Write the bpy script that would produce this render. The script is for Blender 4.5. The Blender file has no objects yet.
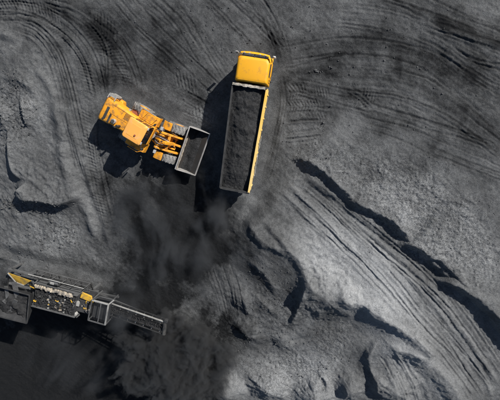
import bpy, bmesh, math, random
import numpy as np
from mathutils import Matrix, Vector

# ------------------------------------------------------------------ camera, sky, sun, exposure
scene = bpy.context.scene
COL = scene.collection
CAM_H, CAM_T, CAM_P, CAM_F = 31.28, -0.20, 0.11, 380.0      # height (m), tilts (rad), focal length in px of a 500 px wide frame
cam_data = bpy.data.cameras.new('camera')
cam_data.sensor_fit = 'HORIZONTAL'
cam_data.sensor_width = 36.0
cam_data.lens = 36.0 * CAM_F / 500.0
cam_data.clip_end = 2000.0
cam = bpy.data.objects.new('camera', cam_data)
COL.objects.link(cam)
ROT = Matrix.Rotation(CAM_P, 3, 'Y') @ Matrix.Rotation(CAM_T, 3, 'X')
cam.matrix_world = Matrix.Translation((0, 0, CAM_H)) @ ROT.to_4x4()
scene.camera = cam

SUN_AZ, SUN_EL = math.radians(42.0), math.radians(34.0)     # azimuth from +X towards +Y
world = bpy.data.worlds.new('World')
scene.world = world
world.use_nodes = True
wnt = world.node_tree
sky = wnt.nodes.new('ShaderNodeTexSky')
sky.sky_type = 'NISHITA'
sky.sun_disc = False
sky.sun_elevation = SUN_EL
sky.sun_rotation = math.radians(90.0) - SUN_AZ
bg = wnt.nodes['Background']
bg.inputs[1].default_value = 0.05
wnt.links.new(sky.outputs[0], bg.inputs[0])

sun_data = bpy.data.lights.new('sun', 'SUN')
sun_data.energy = 4.4
sun_data.angle = math.radians(0.5)
sun_data.color = (1.0, 0.95, 0.88)
sun = bpy.data.objects.new('sun', sun_data)
COL.objects.link(sun)
sun_dir = Vector((math.cos(SUN_EL) * math.cos(SUN_AZ), math.cos(SUN_EL) * math.sin(SUN_AZ), math.sin(SUN_EL)))
sun.location = sun_dir * 60
sun.rotation_euler = sun_dir.to_track_quat('Z', 'Y').to_euler()

scene.view_settings.view_transform = 'Standard'
scene.view_settings.look = 'None'
scene.view_settings.gamma = 1.0
scene.view_settings.use_curve_mapping = False
scene.view_settings.exposure = 0.68
scene.cycles.use_denoising = True
scene.cycles.volume_step_rate = 0.15
scene.cycles.volume_max_steps = 512
scene.cycles.volume_bounces = 1
scene.cycles.max_bounces = 4

random.seed(7)
rng = np.random.default_rng(7)
PI = math.pi


def px(u, v, z=0.0):
    """pixel of the 500x400 photograph -> point on the horizontal plane at height z"""
    d = ROT @ Vector(((u - 250.0) / CAM_F, -(v - 200.0) / CAM_F, -1.0))
    t = (z - CAM_H) / d.z
    return Vector((d.x * t, d.y * t, z))


# ------------------------------------------------------------------ materials
MATS = {}


def nodes_of(name):
    m = bpy.data.materials.new(name)
    m.use_nodes = True
    nt = m.node_tree
    b = nt.nodes['Principled BSDF']
    MATS[name] = m
    return m, nt, b


def N(nt, kind, **kw):
    n = nt.nodes.new(kind)
    for k, v in kw.items():
        if k in n.inputs.keys():
            n.inputs[k].default_value = v
        else:
            setattr(n, k, v)
    return n


def ramp(nt, src, p0, p1, c0=(0, 0, 0, 1), c1=(1, 1, 1, 1)):
    r = nt.nodes.new('ShaderNodeValToRGB')
    r.color_ramp.elements[0].position = p0
    r.color_ramp.elements[1].position = p1
    r.color_ramp.elements[0].color = c0
    r.color_ramp.elements[1].color = c1
    nt.links.new(src, r.inputs[0])
    return r


def mixc(nt, fac, a, b):
    m = nt.nodes.new('ShaderNodeMix')
    m.data_type = 'RGBA'
    for sock, val in ((m.inputs[0], fac), (m.inputs[6], a), (m.inputs[7], b)):
        if hasattr(val, 'is_output'):
            nt.links.new(val, sock)
        elif isinstance(val, (int, float)):
            sock.default_value = val
        else:
            sock.default_value = (*val, 1.0) if len(val) == 3 else val
    return m.outputs[2]


def coated(name, color, rough=0.45, metal=0.0, dust=0.35, dust_col=(0.11, 0.11, 0.105), scale=3.0, up=0.5, chips=0.15):
    """painted or bare metal with coal dust settled on it and small scuffs"""
    m, nt, b = nodes_of(name)
    tc = N(nt, 'ShaderNodeTexCoord')
    n1 = N(nt, 'ShaderNodeTexNoise', Scale=scale, Detail=8.0, Roughness=0.65)
    n2 = N(nt, 'ShaderNodeTexNoise', Scale=scale * 9, Detail=5.0, Roughness=0.7)
    geo = N(nt, 'ShaderNodeNewGeometry')
    sep = N(nt, 'ShaderNodeSeparateXYZ')
    nt.links.new(tc.outputs['Object'], n1.inputs['Vector'])
    nt.links.new(tc.outputs['Object'], n2.inputs['Vector'])
    nt.links.new(geo.outputs['Normal'], sep.inputs[0])
    r1 = ramp(nt, n1.outputs[0], 0.62 - 0.35 * dust, 0.82 - 0.2 * dust)
    r2 = ramp(nt, n2.outputs[0], 0.35, 0.75)
    upm = N(nt, 'ShaderNodeMapRange')
    upm.inputs['From Min'].default_value = -0.2
    upm.inputs['From Max'].default_value = 1.0
    upm.inputs['To Min'].default_value = 1.0 - up
    upm.inputs['To Max'].default_value = 1.0
    nt.links.new(sep.outputs[2], upm.inputs[0])
    mul = N(nt, 'ShaderNodeMath', operation='MULTIPLY')
    nt.links.new(r1.outputs[0], mul.inputs[0])
    nt.links.new(upm.outputs[0], mul.inputs[1])
    mul2 = N(nt, 'ShaderNodeMath', operation='MULTIPLY_ADD')
    mul2.use_clamp = True
    nt.links.new(r2.outputs[0], mul2.inputs[0])
    mul2.inputs[1].default_value = chips
    nt.links.new(mul.outputs[0], mul2.inputs[2])
    lim = N(nt, 'ShaderNodeMath', operation='MINIMUM')
    nt.links.new(mul2.outputs[0], lim.inputs[0])
    lim.inputs[1].default_value = 0.85
    c = mixc(nt, lim.outputs[0], color, dust_col)
    nt.links.new(c, b.inputs['Base Color'])
    rr = N(nt, 'ShaderNodeMapRange')
    rr.inputs['To Min'].default_value = rough
    rr.inputs['To Max'].default_value = 0.85
    nt.links.new(lim.outputs[0], rr.inputs[0])
    nt.links.new(rr.outputs[0], b.inputs['Roughness'])
    b.inputs['Metallic'].default_value = metal
    if max(color) < 0.1:
        b.inputs['Specular IOR Level'].default_value = 0.2
    bp = N(nt, 'ShaderNodeBump', Strength=0.12, Distance=0.02)
    nt.links.new(n2.outputs[0], bp.inputs['Height'])
    nt.links.new(bp.outputs[0], b.inputs['Normal'])
    return m


coated('truck_yellow', (0.70, 0.335, 0.006), rough=0.55, dust=0.22, dust_col=(0.30, 0.16, 0.03), chips=0.12, scale=2.6)
coated('truck_box_yellow', (0.70, 0.42, 0.05), rough=0.55, dust=0.55, dust_col=(0.62, 0.46, 0.20), scale=1.1, up=0.2, chips=0.25)
coated('loader_yellow', (0.80, 0.33, 0.012), rough=0.5, dust=0.42, dust_col=(0.10, 0.07, 0.04), scale=2.8, chips=0.3)
coated('loader_roof', (0.80, 0.36, 0.07), rough=0.5, dust=0.30, dust_col=(0.62, 0.36, 0.16), scale=2.2, chips=0.1)
coated('plant_yellow', (0.62, 0.36, 0.02), rough=0.55, dust=0.45, dust_col=(0.10, 0.09, 0.07), scale=2.0, chips=0.4)
coated('plant_grey', (0.10, 0.103, 0.107), rough=0.8, metal=0.0, dust=0.9, dust_col=(0.035, 0.036, 0.037), scale=1.5, chips=0.3)
coated('plant_dark', (0.022, 0.023, 0.025), rough=0.8, dust=0.6, dust_col=(0.05, 0.051, 0.053), scale=1.5, chips=0.4)
coated('plant_light', (0.34, 0.34, 0.33), rough=0.55, metal=0.1, dust=0.5, dust_col=(0.16, 0.16, 0.15), scale=2.5, chips=0.35)
coated('cream_dust', (0.46, 0.40, 0.31), rough=0.9, dust=0.7, dust_col=(0.13, 0.12, 0.11), scale=3.2, chips=0.7)
coated('worn_steel', (0.42, 0.41, 0.40), rough=0.5, metal=0.35, dust=0.4, dust_col=(0.16, 0.15, 0.14), scale=2.0, chips=0.3)
coated('bucket_inside', (0.036, 0.030, 0.026), rough=0.8, metal=0.0, dust=0.75, dust_col=(0.024, 0.0245, 0.025), scale=1.3, chips=0.5)
coated('frame_black', (0.02, 0.02, 0.021), rough=0.55, dust=0.6, dust_col=(0.07, 0.07, 0.068), scale=2.0, chips=0.3)
coated('chrome', (0.6, 0.6, 0.6), rough=0.25, metal=1.0, dust=0.1, chips=0.1)
coated('white_paint', (0.75, 0.75, 0.73), rough=0.4, dust=0.2, chips=0.2)
coated('dusty_white', (0.60, 0.55, 0.47), rough=0.85, dust=0.62, dust_col=(0.05, 0.045, 0.04), scale=2.6, chips=0.5, up=0.1)
coated('rubber', (0.03, 0.03, 0.03), rough=0.8, dust=0.55, dust_col=(0.15, 0.15, 0.145), scale=1.6, chips=0.5)
coated('loader_rubber', (0.05, 0.05, 0.05), rough=0.85, dust=0.8, dust_col=(0.25, 0.245, 0.235), scale=1.6, chips=0.5)
coated('belt_rubber', (0.012, 0.012, 0.013), rough=0.9, dust=0.5, dust_col=(0.035, 0.035, 0.036), scale=2.5, chips=0.5)
coated('canvas_grey', (0.17, 0.165, 0.15), rough=0.9, dust=0.5, dust_col=(0.08, 0.08, 0.08), chips=0.3)
coated('red_brown', (0.28, 0.07, 0.03), rough=0.6, dust=0.3, chips=0.3)
coated('hose_black', (0.015, 0.015, 0.015), rough=0.5, dust=0.3, chips=0.2)

m = MATS['truck_box_yellow']; nt = m.node_tree; b = nt.nodes['Principled BSDF']
src = b.inputs['Base Color'].links[0].from_socket
tc = N(nt, 'ShaderNodeTexCoord'); sp = N(nt, 'ShaderNodeSeparateXYZ'); nt.links.new(tc.outputs['Object'], sp.inputs[0])
nz = N(nt, 'ShaderNodeTexNoise', Scale=2.0, Detail=5.0); nt.links.new(tc.outputs['Object'], nz.inputs['Vector'])
ma = N(nt, 'ShaderNodeMath', operation='MULTIPLY_ADD'); nt.links.new(nz.outputs[0], ma.inputs[0]); ma.inputs[1].default_value = -4.0; nt.links.new(sp.outputs[0], ma.inputs[2])
mr = N(nt, 'ShaderNodeMapRange'); nt.links.new(ma.outputs[0], mr.inputs[0])
mr.inputs['From Min'].default_value = -3.0; mr.inputs['From Max'].default_value = -7.5; mr.inputs['To Max'].default_value = 0.8
nt.links.new(mixc(nt, mr.outputs[0], src, (0.66, 0.49, 0.20)), b.inputs['Base Color'])

m, nt, b = nodes_of('glass_dark')
b.inputs['Base Color'].default_value = (0.012, 0.016, 0.02, 1)
b.inputs['Roughness'].default_value = 0.08
b.inputs['Coat Weight'].default_value = 0.3
m, nt, b = nodes_of('lamp_glass')
b.inputs['Base Color'].default_value = (0.35, 0.36, 0.37, 1)
b.inputs['Roughness'].default_value = 0.15


def coal_material(name, lo, hi, bump=1.0, stone=14.0, attr=True, speck=0.5):
    m, nt, b = nodes_of(name)
    tc = N(nt, 'ShaderNodeTexCoord')
    P = tc.outputs['Object']
    nbig = N(nt, 'ShaderNodeTexNoise', Scale=0.35, Detail=2.0, Roughness=0.6)
    nmid = N(nt, 'ShaderNodeTexNoise', Scale=2.3, Detail=4.0, Roughness=0.68)
    nfin = N(nt, 'ShaderNodeTexNoise', Scale=13.0, Detail=3.0, Roughness=0.75)
    vor = N(nt, 'ShaderNodeTexVoronoi', Scale=stone)
    vor2 = N(nt, 'ShaderNodeTexVoronoi', Scale=stone * 0.37)
    for n in (nbig, nmid, nfin, vor, vor2):
        nt.links.new(P, n.inputs['Vector'])
    sm = N(nt, 'ShaderNodeMath', operation='MULTIPLY_ADD')
    nt.links.new(nmid.outputs[0], sm.inputs[0])
    sm.inputs[1].default_value = 0.55
    ad = N(nt, 'ShaderNodeMath', operation='MULTIPLY_ADD')
    nt.links.new(nfin.outputs[0], ad.inputs[0])
    ad.inputs[1].default_value = 0.30
    nt.links.new(nbig.outputs[0], sm.inputs[2])
    nt.links.new(sm.outputs[0], ad.inputs[2])          # ~0.5+0.275+0.15
    var = N(nt, 'ShaderNodeMapRange')
    var.inputs['From Min'].default_value = 0.72
    var.inputs['From Max'].default_value = 1.13
    var.inputs['To Min'].default_value = -0.13
    var.inputs['To Max'].default_value = 0.13
    nt.links.new(ad.outputs[0], var.inputs[0])
    fac = N(nt, 'ShaderNodeMath', operation='ADD', use_clamp=True)
    nt.links.new(var.outputs[0], fac.inputs[0])
    if attr:
        at = N(nt, 'ShaderNodeAttribute', attribute_name='dust')  # ground tone: holds painted sun and shade as well as dust
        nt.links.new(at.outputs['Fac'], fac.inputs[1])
        ag = N(nt, 'ShaderNodeAttribute', attribute_name='gravel')
        grav = ag.outputs['Fac']
    else:
        fac.inputs[1].default_value = 0.4
        v = N(nt, 'ShaderNodeValue')
        v.outputs[0].default_value = 0.4
        grav = v.outputs[0]
    base = ramp(nt, fac.outputs[0], 0.0, 1.0, (*lo, 1), (*hi, 1))
    # single stones a little lighter or darker than the fines round them
    sp = N(nt, 'ShaderNodeSeparateColor')
    nt.links.new(vor.outputs['Color'], sp.inputs[0])
    sp2 = N(nt, 'ShaderNodeSeparateColor'); nt.links.new(vor2.outputs['Color'], sp2.inputs[0])
    av = N(nt, 'ShaderNodeMath', operation='MULTIPLY_ADD'); nt.links.new(sp2.outputs[1], av.inputs[0]); av.inputs[1].default_value = 0.35
    av0 = N(nt, 'ShaderNodeMath', operation='MULTIPLY'); nt.links.new(sp.outputs[0], av0.inputs[0]); av0.inputs[1].default_value = 0.65; nt.links.new(av0.outputs[0], av.inputs[2])
    spr = ramp(nt, av.outputs[0], 0.0, 1.0, (1 - speck, 1 - speck, 1 - speck, 1), (1 + speck * 1.15, 1 + speck * 1.15, 1 + speck * 1.15, 1))
    gm = N(nt, 'ShaderNodeMath', operation='MULTIPLY_ADD', use_clamp=True)
    nt.links.new(grav, gm.inputs[0])
    gm.inputs[1].default_value = 0.85
    gm.inputs[2].default_value = 0.42
    st = mixc(nt, gm.outputs[0], (1, 1, 1), spr.outputs[0])
    mm = nt.nodes.new('ShaderNodeMix')
    mm.data_type = 'RGBA'
    mm.blend_type = 'MULTIPLY'
    mm.inputs[0].default_value = 1.0
    nt.links.new(base.outputs[0], mm.inputs[6])
    nt.links.new(st, mm.inputs[7])
    nt.links.new(mm.outputs[2], b.inputs['Base Color'])
    b.inputs['Roughness'].default_value = 0.88
    b.inputs['Specular IOR Level'].default_value = 0.12
    # relief
    h1 = N(nt, 'ShaderNodeMath', operation='MULTIPLY')
    nt.links.new(vor.outputs['Distance'], h1.inputs[0])
    nt.links.new(grav, h1.inputs[1])
    h2 = N(nt, 'ShaderNodeMath', operation='MULTIPLY_ADD')
    nt.links.new(h1.outputs[0], h2.inputs[0])
    h2.inputs[1].default_value = -0.9
    nt.links.new(nfin.outputs[0], h2.inputs[2])
    h3 = N(nt, 'ShaderNodeMath', operation='MULTIPLY_ADD')
    nt.links.new(vor2.outputs['Distance'], h3.inputs[0])
    h3.inputs[1].default_value = -0.15
    nt.links.new(h2.outputs[0], h3.inputs[2])
    bp = N(nt, 'ShaderNodeBump', Strength=0.75 * bump, Distance=0.07)
    nt.links.new(h3.outputs[0], bp.inputs['Height'])
    nt.links.new(bp.outputs[0], b.inputs['Normal'])
    return m


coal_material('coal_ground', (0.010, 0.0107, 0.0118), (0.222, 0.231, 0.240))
coal_material('coal_lump', (0.025, 0.026, 0.027), (0.16, 0.165, 0.17), attr=False, stone=5.0)
coal_material('coal_load', (0.012, 0.0125, 0.0135), (0.05, 0.051, 0.053), attr=False, stone=9.0)


# ------------------------------------------------------------------ noise and line helpers (numpy)
def vnoise(x, y, seed):
    x = np.asarray(x, np.float32); y = np.asarray(y, np.float32)
    ix = np.floor(x).astype(np.int64); iy = np.floor(y).astype(np.int64)
    fx = x - ix; fy = y - iy
    fx = fx * fx * fx * (fx * (fx * 6 - 15) + 10); fy = fy * fy * fy * (fy * (fy * 6 - 15) + 10)

    def h(a, c):
        k = (a * 374761393 + c * 668265263 + seed * 974634777) & 0xffffffff
        k = ((k ^ (k >> 13)) * 1274126177) & 0xffffffff
        return ((k ^ (k >> 16)) & 0xffff).astype(np.float32) / 65535.0
    a = h(ix, iy); b_ = h(ix + 1, iy); c = h(ix, iy + 1); d = h(ix + 1, iy + 1)
    return (a + (b_ - a) * fx) * (1 - fy) + (c + (d - c) * fx) * fy


def fbm(x, y, octv, seed, gain=0.5):
    s = 0; a = 1.0; t = 0
    for i in range(octv):
        s = s + a * vnoise(x * (2.03 ** i), y * (2.03 ** i), seed + i * 17)
        t += a; a *= gain
    return s / t


def sstep(a, b_, x):
    t = np.clip((x - a) / (b_ - a), 0, 1)
    return t * t * (3 - 2 * t)


def curve_pts(pts, n=6):
    """Catmull-Rom through the points"""
    P = [np.array(p[:2], float) for p in pts]
    P = [2 * P[0] - P[1]] + P + [2 * P[-1] - P[-2]]
    out = []
    for i in range(1, len(P) - 2):
        for k in range(n):
            t = k / n
            out.append(0.5 * ((2 * P[i]) + (-P[i - 1] + P[i + 1]) * t + (2 * P[i - 1] - 5 * P[i] + 4 * P[i + 1] - P[i + 2]) * t * t
                              + (-P[i - 1] + 3 * P[i] - 3 * P[i + 1] + P[i + 2]) * t ** 3))
    out.append(P[-2])
    return np.array(out)


def line_dist(X, Y, P):
    """signed distance (left of travel positive), arc length, total length"""
    best = np.full(X.shape, 1e9, np.float32)
    sg = np.ones(X.shape, np.float32); s = np.zeros(X.shape, np.float32)
    acc = 0.0
    for i in range(len(P) - 1):
        ax, ay = P[i]; dx, dy = P[i + 1] - P[i]
        L = math.hypot(dx, dy)
        if L < 1e-6:
            continue
        t = np.clip(((X - ax) * dx + (Y - ay) * dy) / (L * L), 0, 1)
        ex = X - ax - t * dx; ey = Y - ay - t * dy
        d2 = ex * ex + ey * ey
        m_ = d2 < best
        best = np.where(m_, d2, best)
        sg = np.where(m_, np.where(dx * (Y - ay) - dy * (X - ax) >= 0, 1, -1), sg)
        s = np.where(m_, acc + t * L, s)
        acc += L
    return np.sqrt(best) * sg, s, acc


def pl(pts, z=0.0, n=5):
    return curve_pts([px(u, v, z) for u, v in pts], n)


# ------------------------------------------------------------------ terrain description (photo pixels -> ground)
# crest lines: gentle rise on the left of travel (length L), steep fall on the right (width w); grouped, max inside a group
CRESTS = [
    # the long bench edge on the right: line, height, length of the lit rise, width of the fall, share and width of the soft apron
    [([(294, 157), (304, 159), (318, 166), (332, 177), (346, 190), (362, 205)], 0.86, 4.0, 0.4, 0.25, 1.4),
     ([(341, 194), (358, 202), (374, 210), (392, 221), (404, 231), (418, 247)], 0.92, 4.0, 0.4, 0.25, 1.4),
     ([(398, 239), (418, 248), (438, 259), (454, 273), (466, 285), (484, 299)], 0.98, 4.0, 0.4, 0.25, 1.4),
     ([(436, 277), (462, 288), (480, 299), (494, 313), (510, 332), (535, 365)], 1.00, 4.0, 0.4, 0.25, 1.4),
     ([(290, 154), (304, 160), (326, 174), (350, 196), (376, 212), (404, 234), (430, 258), (456, 280), (482, 302), (506, 332), (536, 372)], 0.66, 4.0, 0.35, 0.2, 1.2)],
    [([(303, 166), (314, 180), (332, 193), (348, 203)], 0.30, 0.8, 0.4, 0, 1)],
    [([(336, 198), (360, 215), (384, 232), (408, 250)], 0.20, 1.0, 0.4, 0, 1)],
    # bright hump left of it
    [([(240, 216), (252, 228), (262, 239), (276, 247), (292, 253), (302, 266), (310, 282), (322, 300)], 1.6, 2.6, 0.55, 0.8, 4.4)],
    [([(260, 213), (272, 226), (284, 238), (298, 252)], 0.30, 0.7, 0.3, 0, 1)],
    [([(340, 276), (344, 294), (352, 303), (366, 305), (378, 315), (392, 324), (408, 333), (422, 342), (442, 362)], 1.1, 2.2, 0.6, 0.62, 2.6)],
    [([(378, 336), (396, 347), (412, 351), (428, 361), (446, 378), (460, 398), (474, 424)], 0.85, 1.5, 0.9, 0.75, 3.0)],
    [([(384, 334), (374, 345), (369, 356), (371, 368), (376, 384), (380, 402)], 0.5, 1.3, 0.3, 0.5, 1.2)],
    [([(308, 276), (303, 290), (299, 304), (295, 316), (287, 332)], 0.62, 1.0, 0.22, 0.3, 1.2)],
    # lumpy darker apron below the hump
    [([(246, 256), (262, 268), (274, 284), (280, 300)], 0.40, 1.2, 0.4, 0.5, 1.5)],
    [([(252, 290), (268, 306), (286, 318)], 0.35, 1.0, 0.35, 0.5, 1.5)],
    [([(256, 352), (274, 342), (292, 342), (314, 335)], -0.22, 0.6, 0.4, 0, 1)],
    # bottom humps and cracks
    [([(304, 388), (314, 386), (321, 378), (327, 384), (330, 400)], 0.38, 0.9, 0.2, 0.3, 0.8)],
    [([(332, 390), (338, 380), (346, 386), (346, 402)], 0.32, 0.8, 0.2, 0.3, 0.8)],
    [([(226, 314), (244, 330), (258, 340), (274, 344)], 0.35, 1.2, 0.5, 0.5, 1.6)],
    [([(243, 288), (247, 306), (250, 322)], 0.28, 0.7, 0.25, 0.3, 0.8)],
    # broken ground on the left
    [([(12, 192), (28, 197), (44, 199), (58, 203), (70, 200), (84, 190)], 1.0, 1.8, 0.35, 0.3, 1.4)],
    [([(32, 182), (24, 190), (15, 199)], 0.7, 0.9, 0.2, 0, 1)],
    [([(10, 124), (14, 146), (16, 164), (22, 175), (38, 179)], 0.65, 1.2, 0.3, 0.3, 1)],
    [([(21, 94), (27, 107), (30, 118), (34, 132)], 0.55, 0.9, 0.2, 0.3, 1)],
    [([(2, 96), (8, 118), (4, 136)], 0.5, 0.9, 0.3, 0.3, 1)],
    [([(-30, 246), (0, 258), (14, 262), (24, 270), (40, 268), (60, 278)], 0.35, 1.6, 0.25, 0.2, 1)],
    [([(-14, 30), (10, 36), (26, 42)], 0.25, 1.0, 0.4, 0, 1)],
    [([(4, 74), (26, 80), (38, 90), (46, 102)], 0.25, 1.0, 0.5, 0, 1)],
]
# soft swells: centre, radius along x / y (m), turn, height
SWELLS = [
    ((18, 120), 5.5, 7.5, 0.2, 0.8), ((46, 190), 3.5, 2.2, 0.0, 0.3), ((30, 240), 5, 3, 0.1, 0.25),
    ((262, 300), 2.6, 3.4, 0.3, 0.45),
    ((275, 355), 3.0, 1.5, 0.2, -0.35), ((370, 265), 5.5, 3.0, -0.7, 0.35),
    ((436, 330), 1.4, 6.0, 0.75, -0.25), ((470, 40), 3, 2, -0.3, 0.3),
]
# dumped heaps: apex px, height, slope of the side, stretch direction
CONES = [((326, 300), 1.55, 30, 1.0), ((268, 394), 1.15, 29, 1.2), ((316, 402), 1.05, 30, 1.0), ((226, 398), 0.95, 30, 1.0), ((352, 392), 0.85, 31, 1.0),
         ((246, 330), 0.55, 26, 1.0), ((282, 345), 0.45, 24, 1.2), ((396, 392), 1.15, 28, 1.0), ((240, 300), 0.40, 22, 1.0)]
# double-sided little banks: line, height, half width
BANKS = [
    ([(56, 88), (62, 108), (66, 132), (68, 152), (74, 172), (84, 196), (94, 222), (100, 248)], 0.36, 0.5),
    ([(70, 100), (76, 128), (82, 152), (90, 172), (98, 196), (106, 222), (112, 250)], 0.24, 0.36),
    ([(42, 70), (52, 84), (60, 100)], 0.12, 0.3),
    ([(286, 182), (300, 194), (316, 210), (330, 224), (346, 242), (364, 258)], 0.14, 0.22),
    ([(280, 188), (296, 204), (312, 220), (330, 238)], 0.08, 0.2),
    ([(276, 92), (280, 112), (278, 134), (272, 156), (268, 176)], 0.05, 0.3),
    ([(410, 268), (432, 292), (452, 318), (474, 348), (496, 384)], 0.15, 0.25),
    ([(396, 262), (420, 290), (446, 322), (466, 350), (486, 384), (494, 405)], 0.12, 0.2),
    ([(440, 30), (458, 36), (480, 42), (505, 48)], 0.12, 0.3),
    ([(250, 192), (242, 210), (232, 232)], 0.2, 0.45),
    ([(0, 13), (40, 12), (80, 8), (120, 10)], 0.06, 0.25),
    ([(390, 345), (402, 364), (412, 382), (420, 402)], 0.1, 0.18),
    ([(398, 350), (410, 366), (424, 386), (430, 402)], 0.08, 0.18),
]
# driven lanes: line, half width, darkening of the dust, streak relief, tread pitch (0 = none)
LANES = [
    ([(262, 66), (300, 60), (345, 54), (392, 58), (430, 68), (462, 90), (500, 122), (530, 150)], 1.7, 0.12, 0.022, 0.0),
    ([(270, 80), (310, 82), (350, 86), (400, 92), (440, 108), (476, 132), (510, 160)], 1.0, 0.09, 0.025, 0.0),
    ([(285, 84), (330, 100), (370, 110), (410, 122), (460, 140), (510, 160)], 0.8, 0.05, 0.025, 0.0),
    ([(380, -10), (420, 4), (456, 20), (500, 36), (530, 48)], 1.1, 0.10, 0.04, 0.0),
    ([(430, 24), (460, 34), (505, 52)], 0.8, 0.07, 0.045, 0.0),
    ([(450, 46), (468, 56), (500, 66), (520, 70)], 0.5, 0.06, 0.045, 0.0),
    ([(352, 120), (400, 132), (440, 150), (480, 166), (515, 180)], 0.9, 0.07, 0.015, 0.0),
    ([(280, 72), (284, 100), (278, 134), (272, 160), (266, 182)], 0.5, 0.10, 0.04, 0.0),
    ([(284, 94), (300, 92), (330, 100)], 0.7, 0.02, 0.03, 0.24),
    ([(284, 108), (305, 106), (334, 108)], 0.55, 0.02, 0.03, 0.24),
    ([(286, 122), (305, 120), (328, 120)], 0.55, 0.02, 0.03, 0.24),
    ([(284, 138), (300, 136), (322, 134)], 0.6, 0.02, 0.03, 0.24),
    ([(348, 86), (362, 96), (372, 106)], 0.7, 0.02, 0.02, 0.26),
    ([(-10, 12), (30, 12), (62, 26), (86, 52), (96, 80), (100, 104)], 1.0, 0.06, 0.07, 0.28),
    ([(14, 22), (40, 34), (58, 56), (68, 84), (76, 116), (84, 150), (92, 180)], 0.9, 0.05, 0.10, 0.0),
    ([(40, 0), (80, 14), (104, 40), (110, 70), (104, 96)], 0.9, 0.10, 0.04, 0.3),
    ([(88, 20), (112, 40), (128, 66), (136, 92)], 1.2, 0.10, 0.04, 0.3),
    ([(92, 100), (94, 130), (98, 160), (104, 190), (112, 225)], 0.9, 0.04, 0.05, 0.28),
    ([(112, -10), (140, 22), (172, 52), (206, 84), (222, 100)], 1.5, 0.08, 0.025, 0.0),
    ([(150, -10), (180, 18), (204, 52), (224, 82)], 1.0, 0.06, 0.02, 0.0),
    ([(168, 84), (190, 92), (212, 104)], 1.3, 0.0, 0.02, 0.3),
    ([(182, 110), (200, 118), (214, 128)], 1.0, 0.0, 0.02, 0.3),
    ([(212, -10), (236, 14), (262, 40), (282, 60)], 1.3, 0.07, 0.025, 0.0),
    ([(250, -10), (268, 18), (280, 46), (286, 70)], 0.8, 0.06, 0.03, 0.0),
    ([(286, 182), (316, 206), (350, 240), (386, 276), (420, 316), (452, 352), (490, 404)], 1.5, 0.04, 0.08, 0.0),
    ([(320, 190), (356, 222), (396, 254), (432, 286), (468, 330), (505, 386)], 0.9, 0.05, 0.10, 0.0),
    ([(384, 345), (396, 364), (408, 388), (414, 410)], 1.0, 0.04, 0.08, 0.0),
    ([(220, 262), (226, 280), (232, 300), (236, 318)], 1.6, 0.0, 0.07, 0.0),
    ([(330, 20), (380, 26), (430, 44), (470, 70), (510, 96)], 1.6, 0.05, 0.03, 0.0),
]
# patches of pale dust, painted sunlight and painted shade: centre px, radii px, amount
PATCHES = [
    ((360, 266), (78, 40), 40, 0.50), ((330, 262), (36, 28), 30, 0.18), ((420, 330), (90, 46), 45, 0.18), ((440, 226), (80, 36), 40, 0.22), ((380, 195), (30, 14), 30, 0.12),  # sunlit slope of the bright hump painted lighter, pale gravel beside it
    ((345, 190), (12, 9), 30, 0.12), ((405, 214), (14, 12), 0, 0.18), ((405, 366), (50, 34), 40, 0.24), ((290, 380), (66, 32), 0, 0.28),  # last two: sunlit faces of the lower heaps painted lighter
    ((232, 388), (16, 12), 0, 0.22), ((30, 120), (40, 46), 0, 0.14), ((46, 240), (60, 30), 0, 0.12), ((95, 190), (14, 60), -10, 0.12),
    ((285, 60), (14, 30), 0, 0.05), ((283, 116), (5, 26), 0, 0.12), ((348, 20), (30, 14), 0, 0.06), ((200, 86), (26, 14), 20, 0.08),
    ((190, 112), (26, 16), 20, 0.06), ((246, 206), (12, 24), 20, 0.10), ((300, 215), (40, 24), 40, 0.04), ((470, 330), (50, 18), 50, 0.06),
    ((160, 60), (90, 50), 30, -0.08), ((420, 70), (110, 30), 15, -0.05),
    ((174, 238), (88, 80), 0, -0.40), ((186, 240), (44, 56), 10, -0.25), ((150, 182), (70, 28), 10, -0.14), ((50, 385), (170, 92), 0, -0.80), ((180, 360), (60, 46), 0, -0.22),  # shade of dust clouds, loader and plant painted dark on the ground
    ((270, 296), (34, 48), 10, -0.14), ((324, 322), (16, 24), 20, -0.12), ((260, 345), (40, 16), 10, -0.05),  # shaded sides of the hump apron and heap painted darker
]
GRAVEL = [((420, 215), (110, 44), 38, 1.0), ((330, 165), (40, 20), 35, 0.8), ((20, 115), (34, 40), 0, 0.9), ((40, 205), (40, 12), 5, 1.0),
          ((60, 232), (26, 16), 0, 0.7), ((290, 375), (60, 26), 0, 0.7), ((270, 310), (36, 36), 0, 0.6), ((330, 340), (26, 34), 0, 0.6),
          ((225, 330), (20, 24), 0, 0.6), ((200, 118), (18, 12), 0, 0.35), ((305, 118), (26, 30), 0, 0.3), ((360, 100), (22, 12), 0, 0.4)]
PIT_EDGE = [(-120, 335), (-40, 308), (0, 294), (30, 296), (70, 304), (104, 314), (134, 322), (156, 334), (168, 352), (172, 400), (178, 460)]
PIT_DEPTH = 3.6

# spots that carry machines are levelled: centre, half length, half width, heading
TRUCK_AT, TRUCK_YAW = (-3.127, 2.595), 1.413
LOADER_AT, LOADER_YAW, LOADER_FRONT = (-11.207, -0.99), -0.544, -0.372
pa, pb = px(4, 283, 2.9), px(165, 325, 2.9)
PLANT_YAW = math.atan2(pb.y - pa.y, pb.x - pa.x)
PLANT_AT = px(54, 300, 2.9); PLANT_AT.z = 0.0
LEVEL = [((-3.127 - 2.8 * math.cos(1.413), 2.595 - 2.8 * math.sin(1.413)), 5.4, 1.6, 1.413),
         ((-11.6, -0.7), 4.6, 1.8, -0.5), ((PLANT_AT.x - 0.2, PLANT_AT.y), 6.0, 1.6, PLANT_YAW)]


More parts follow.
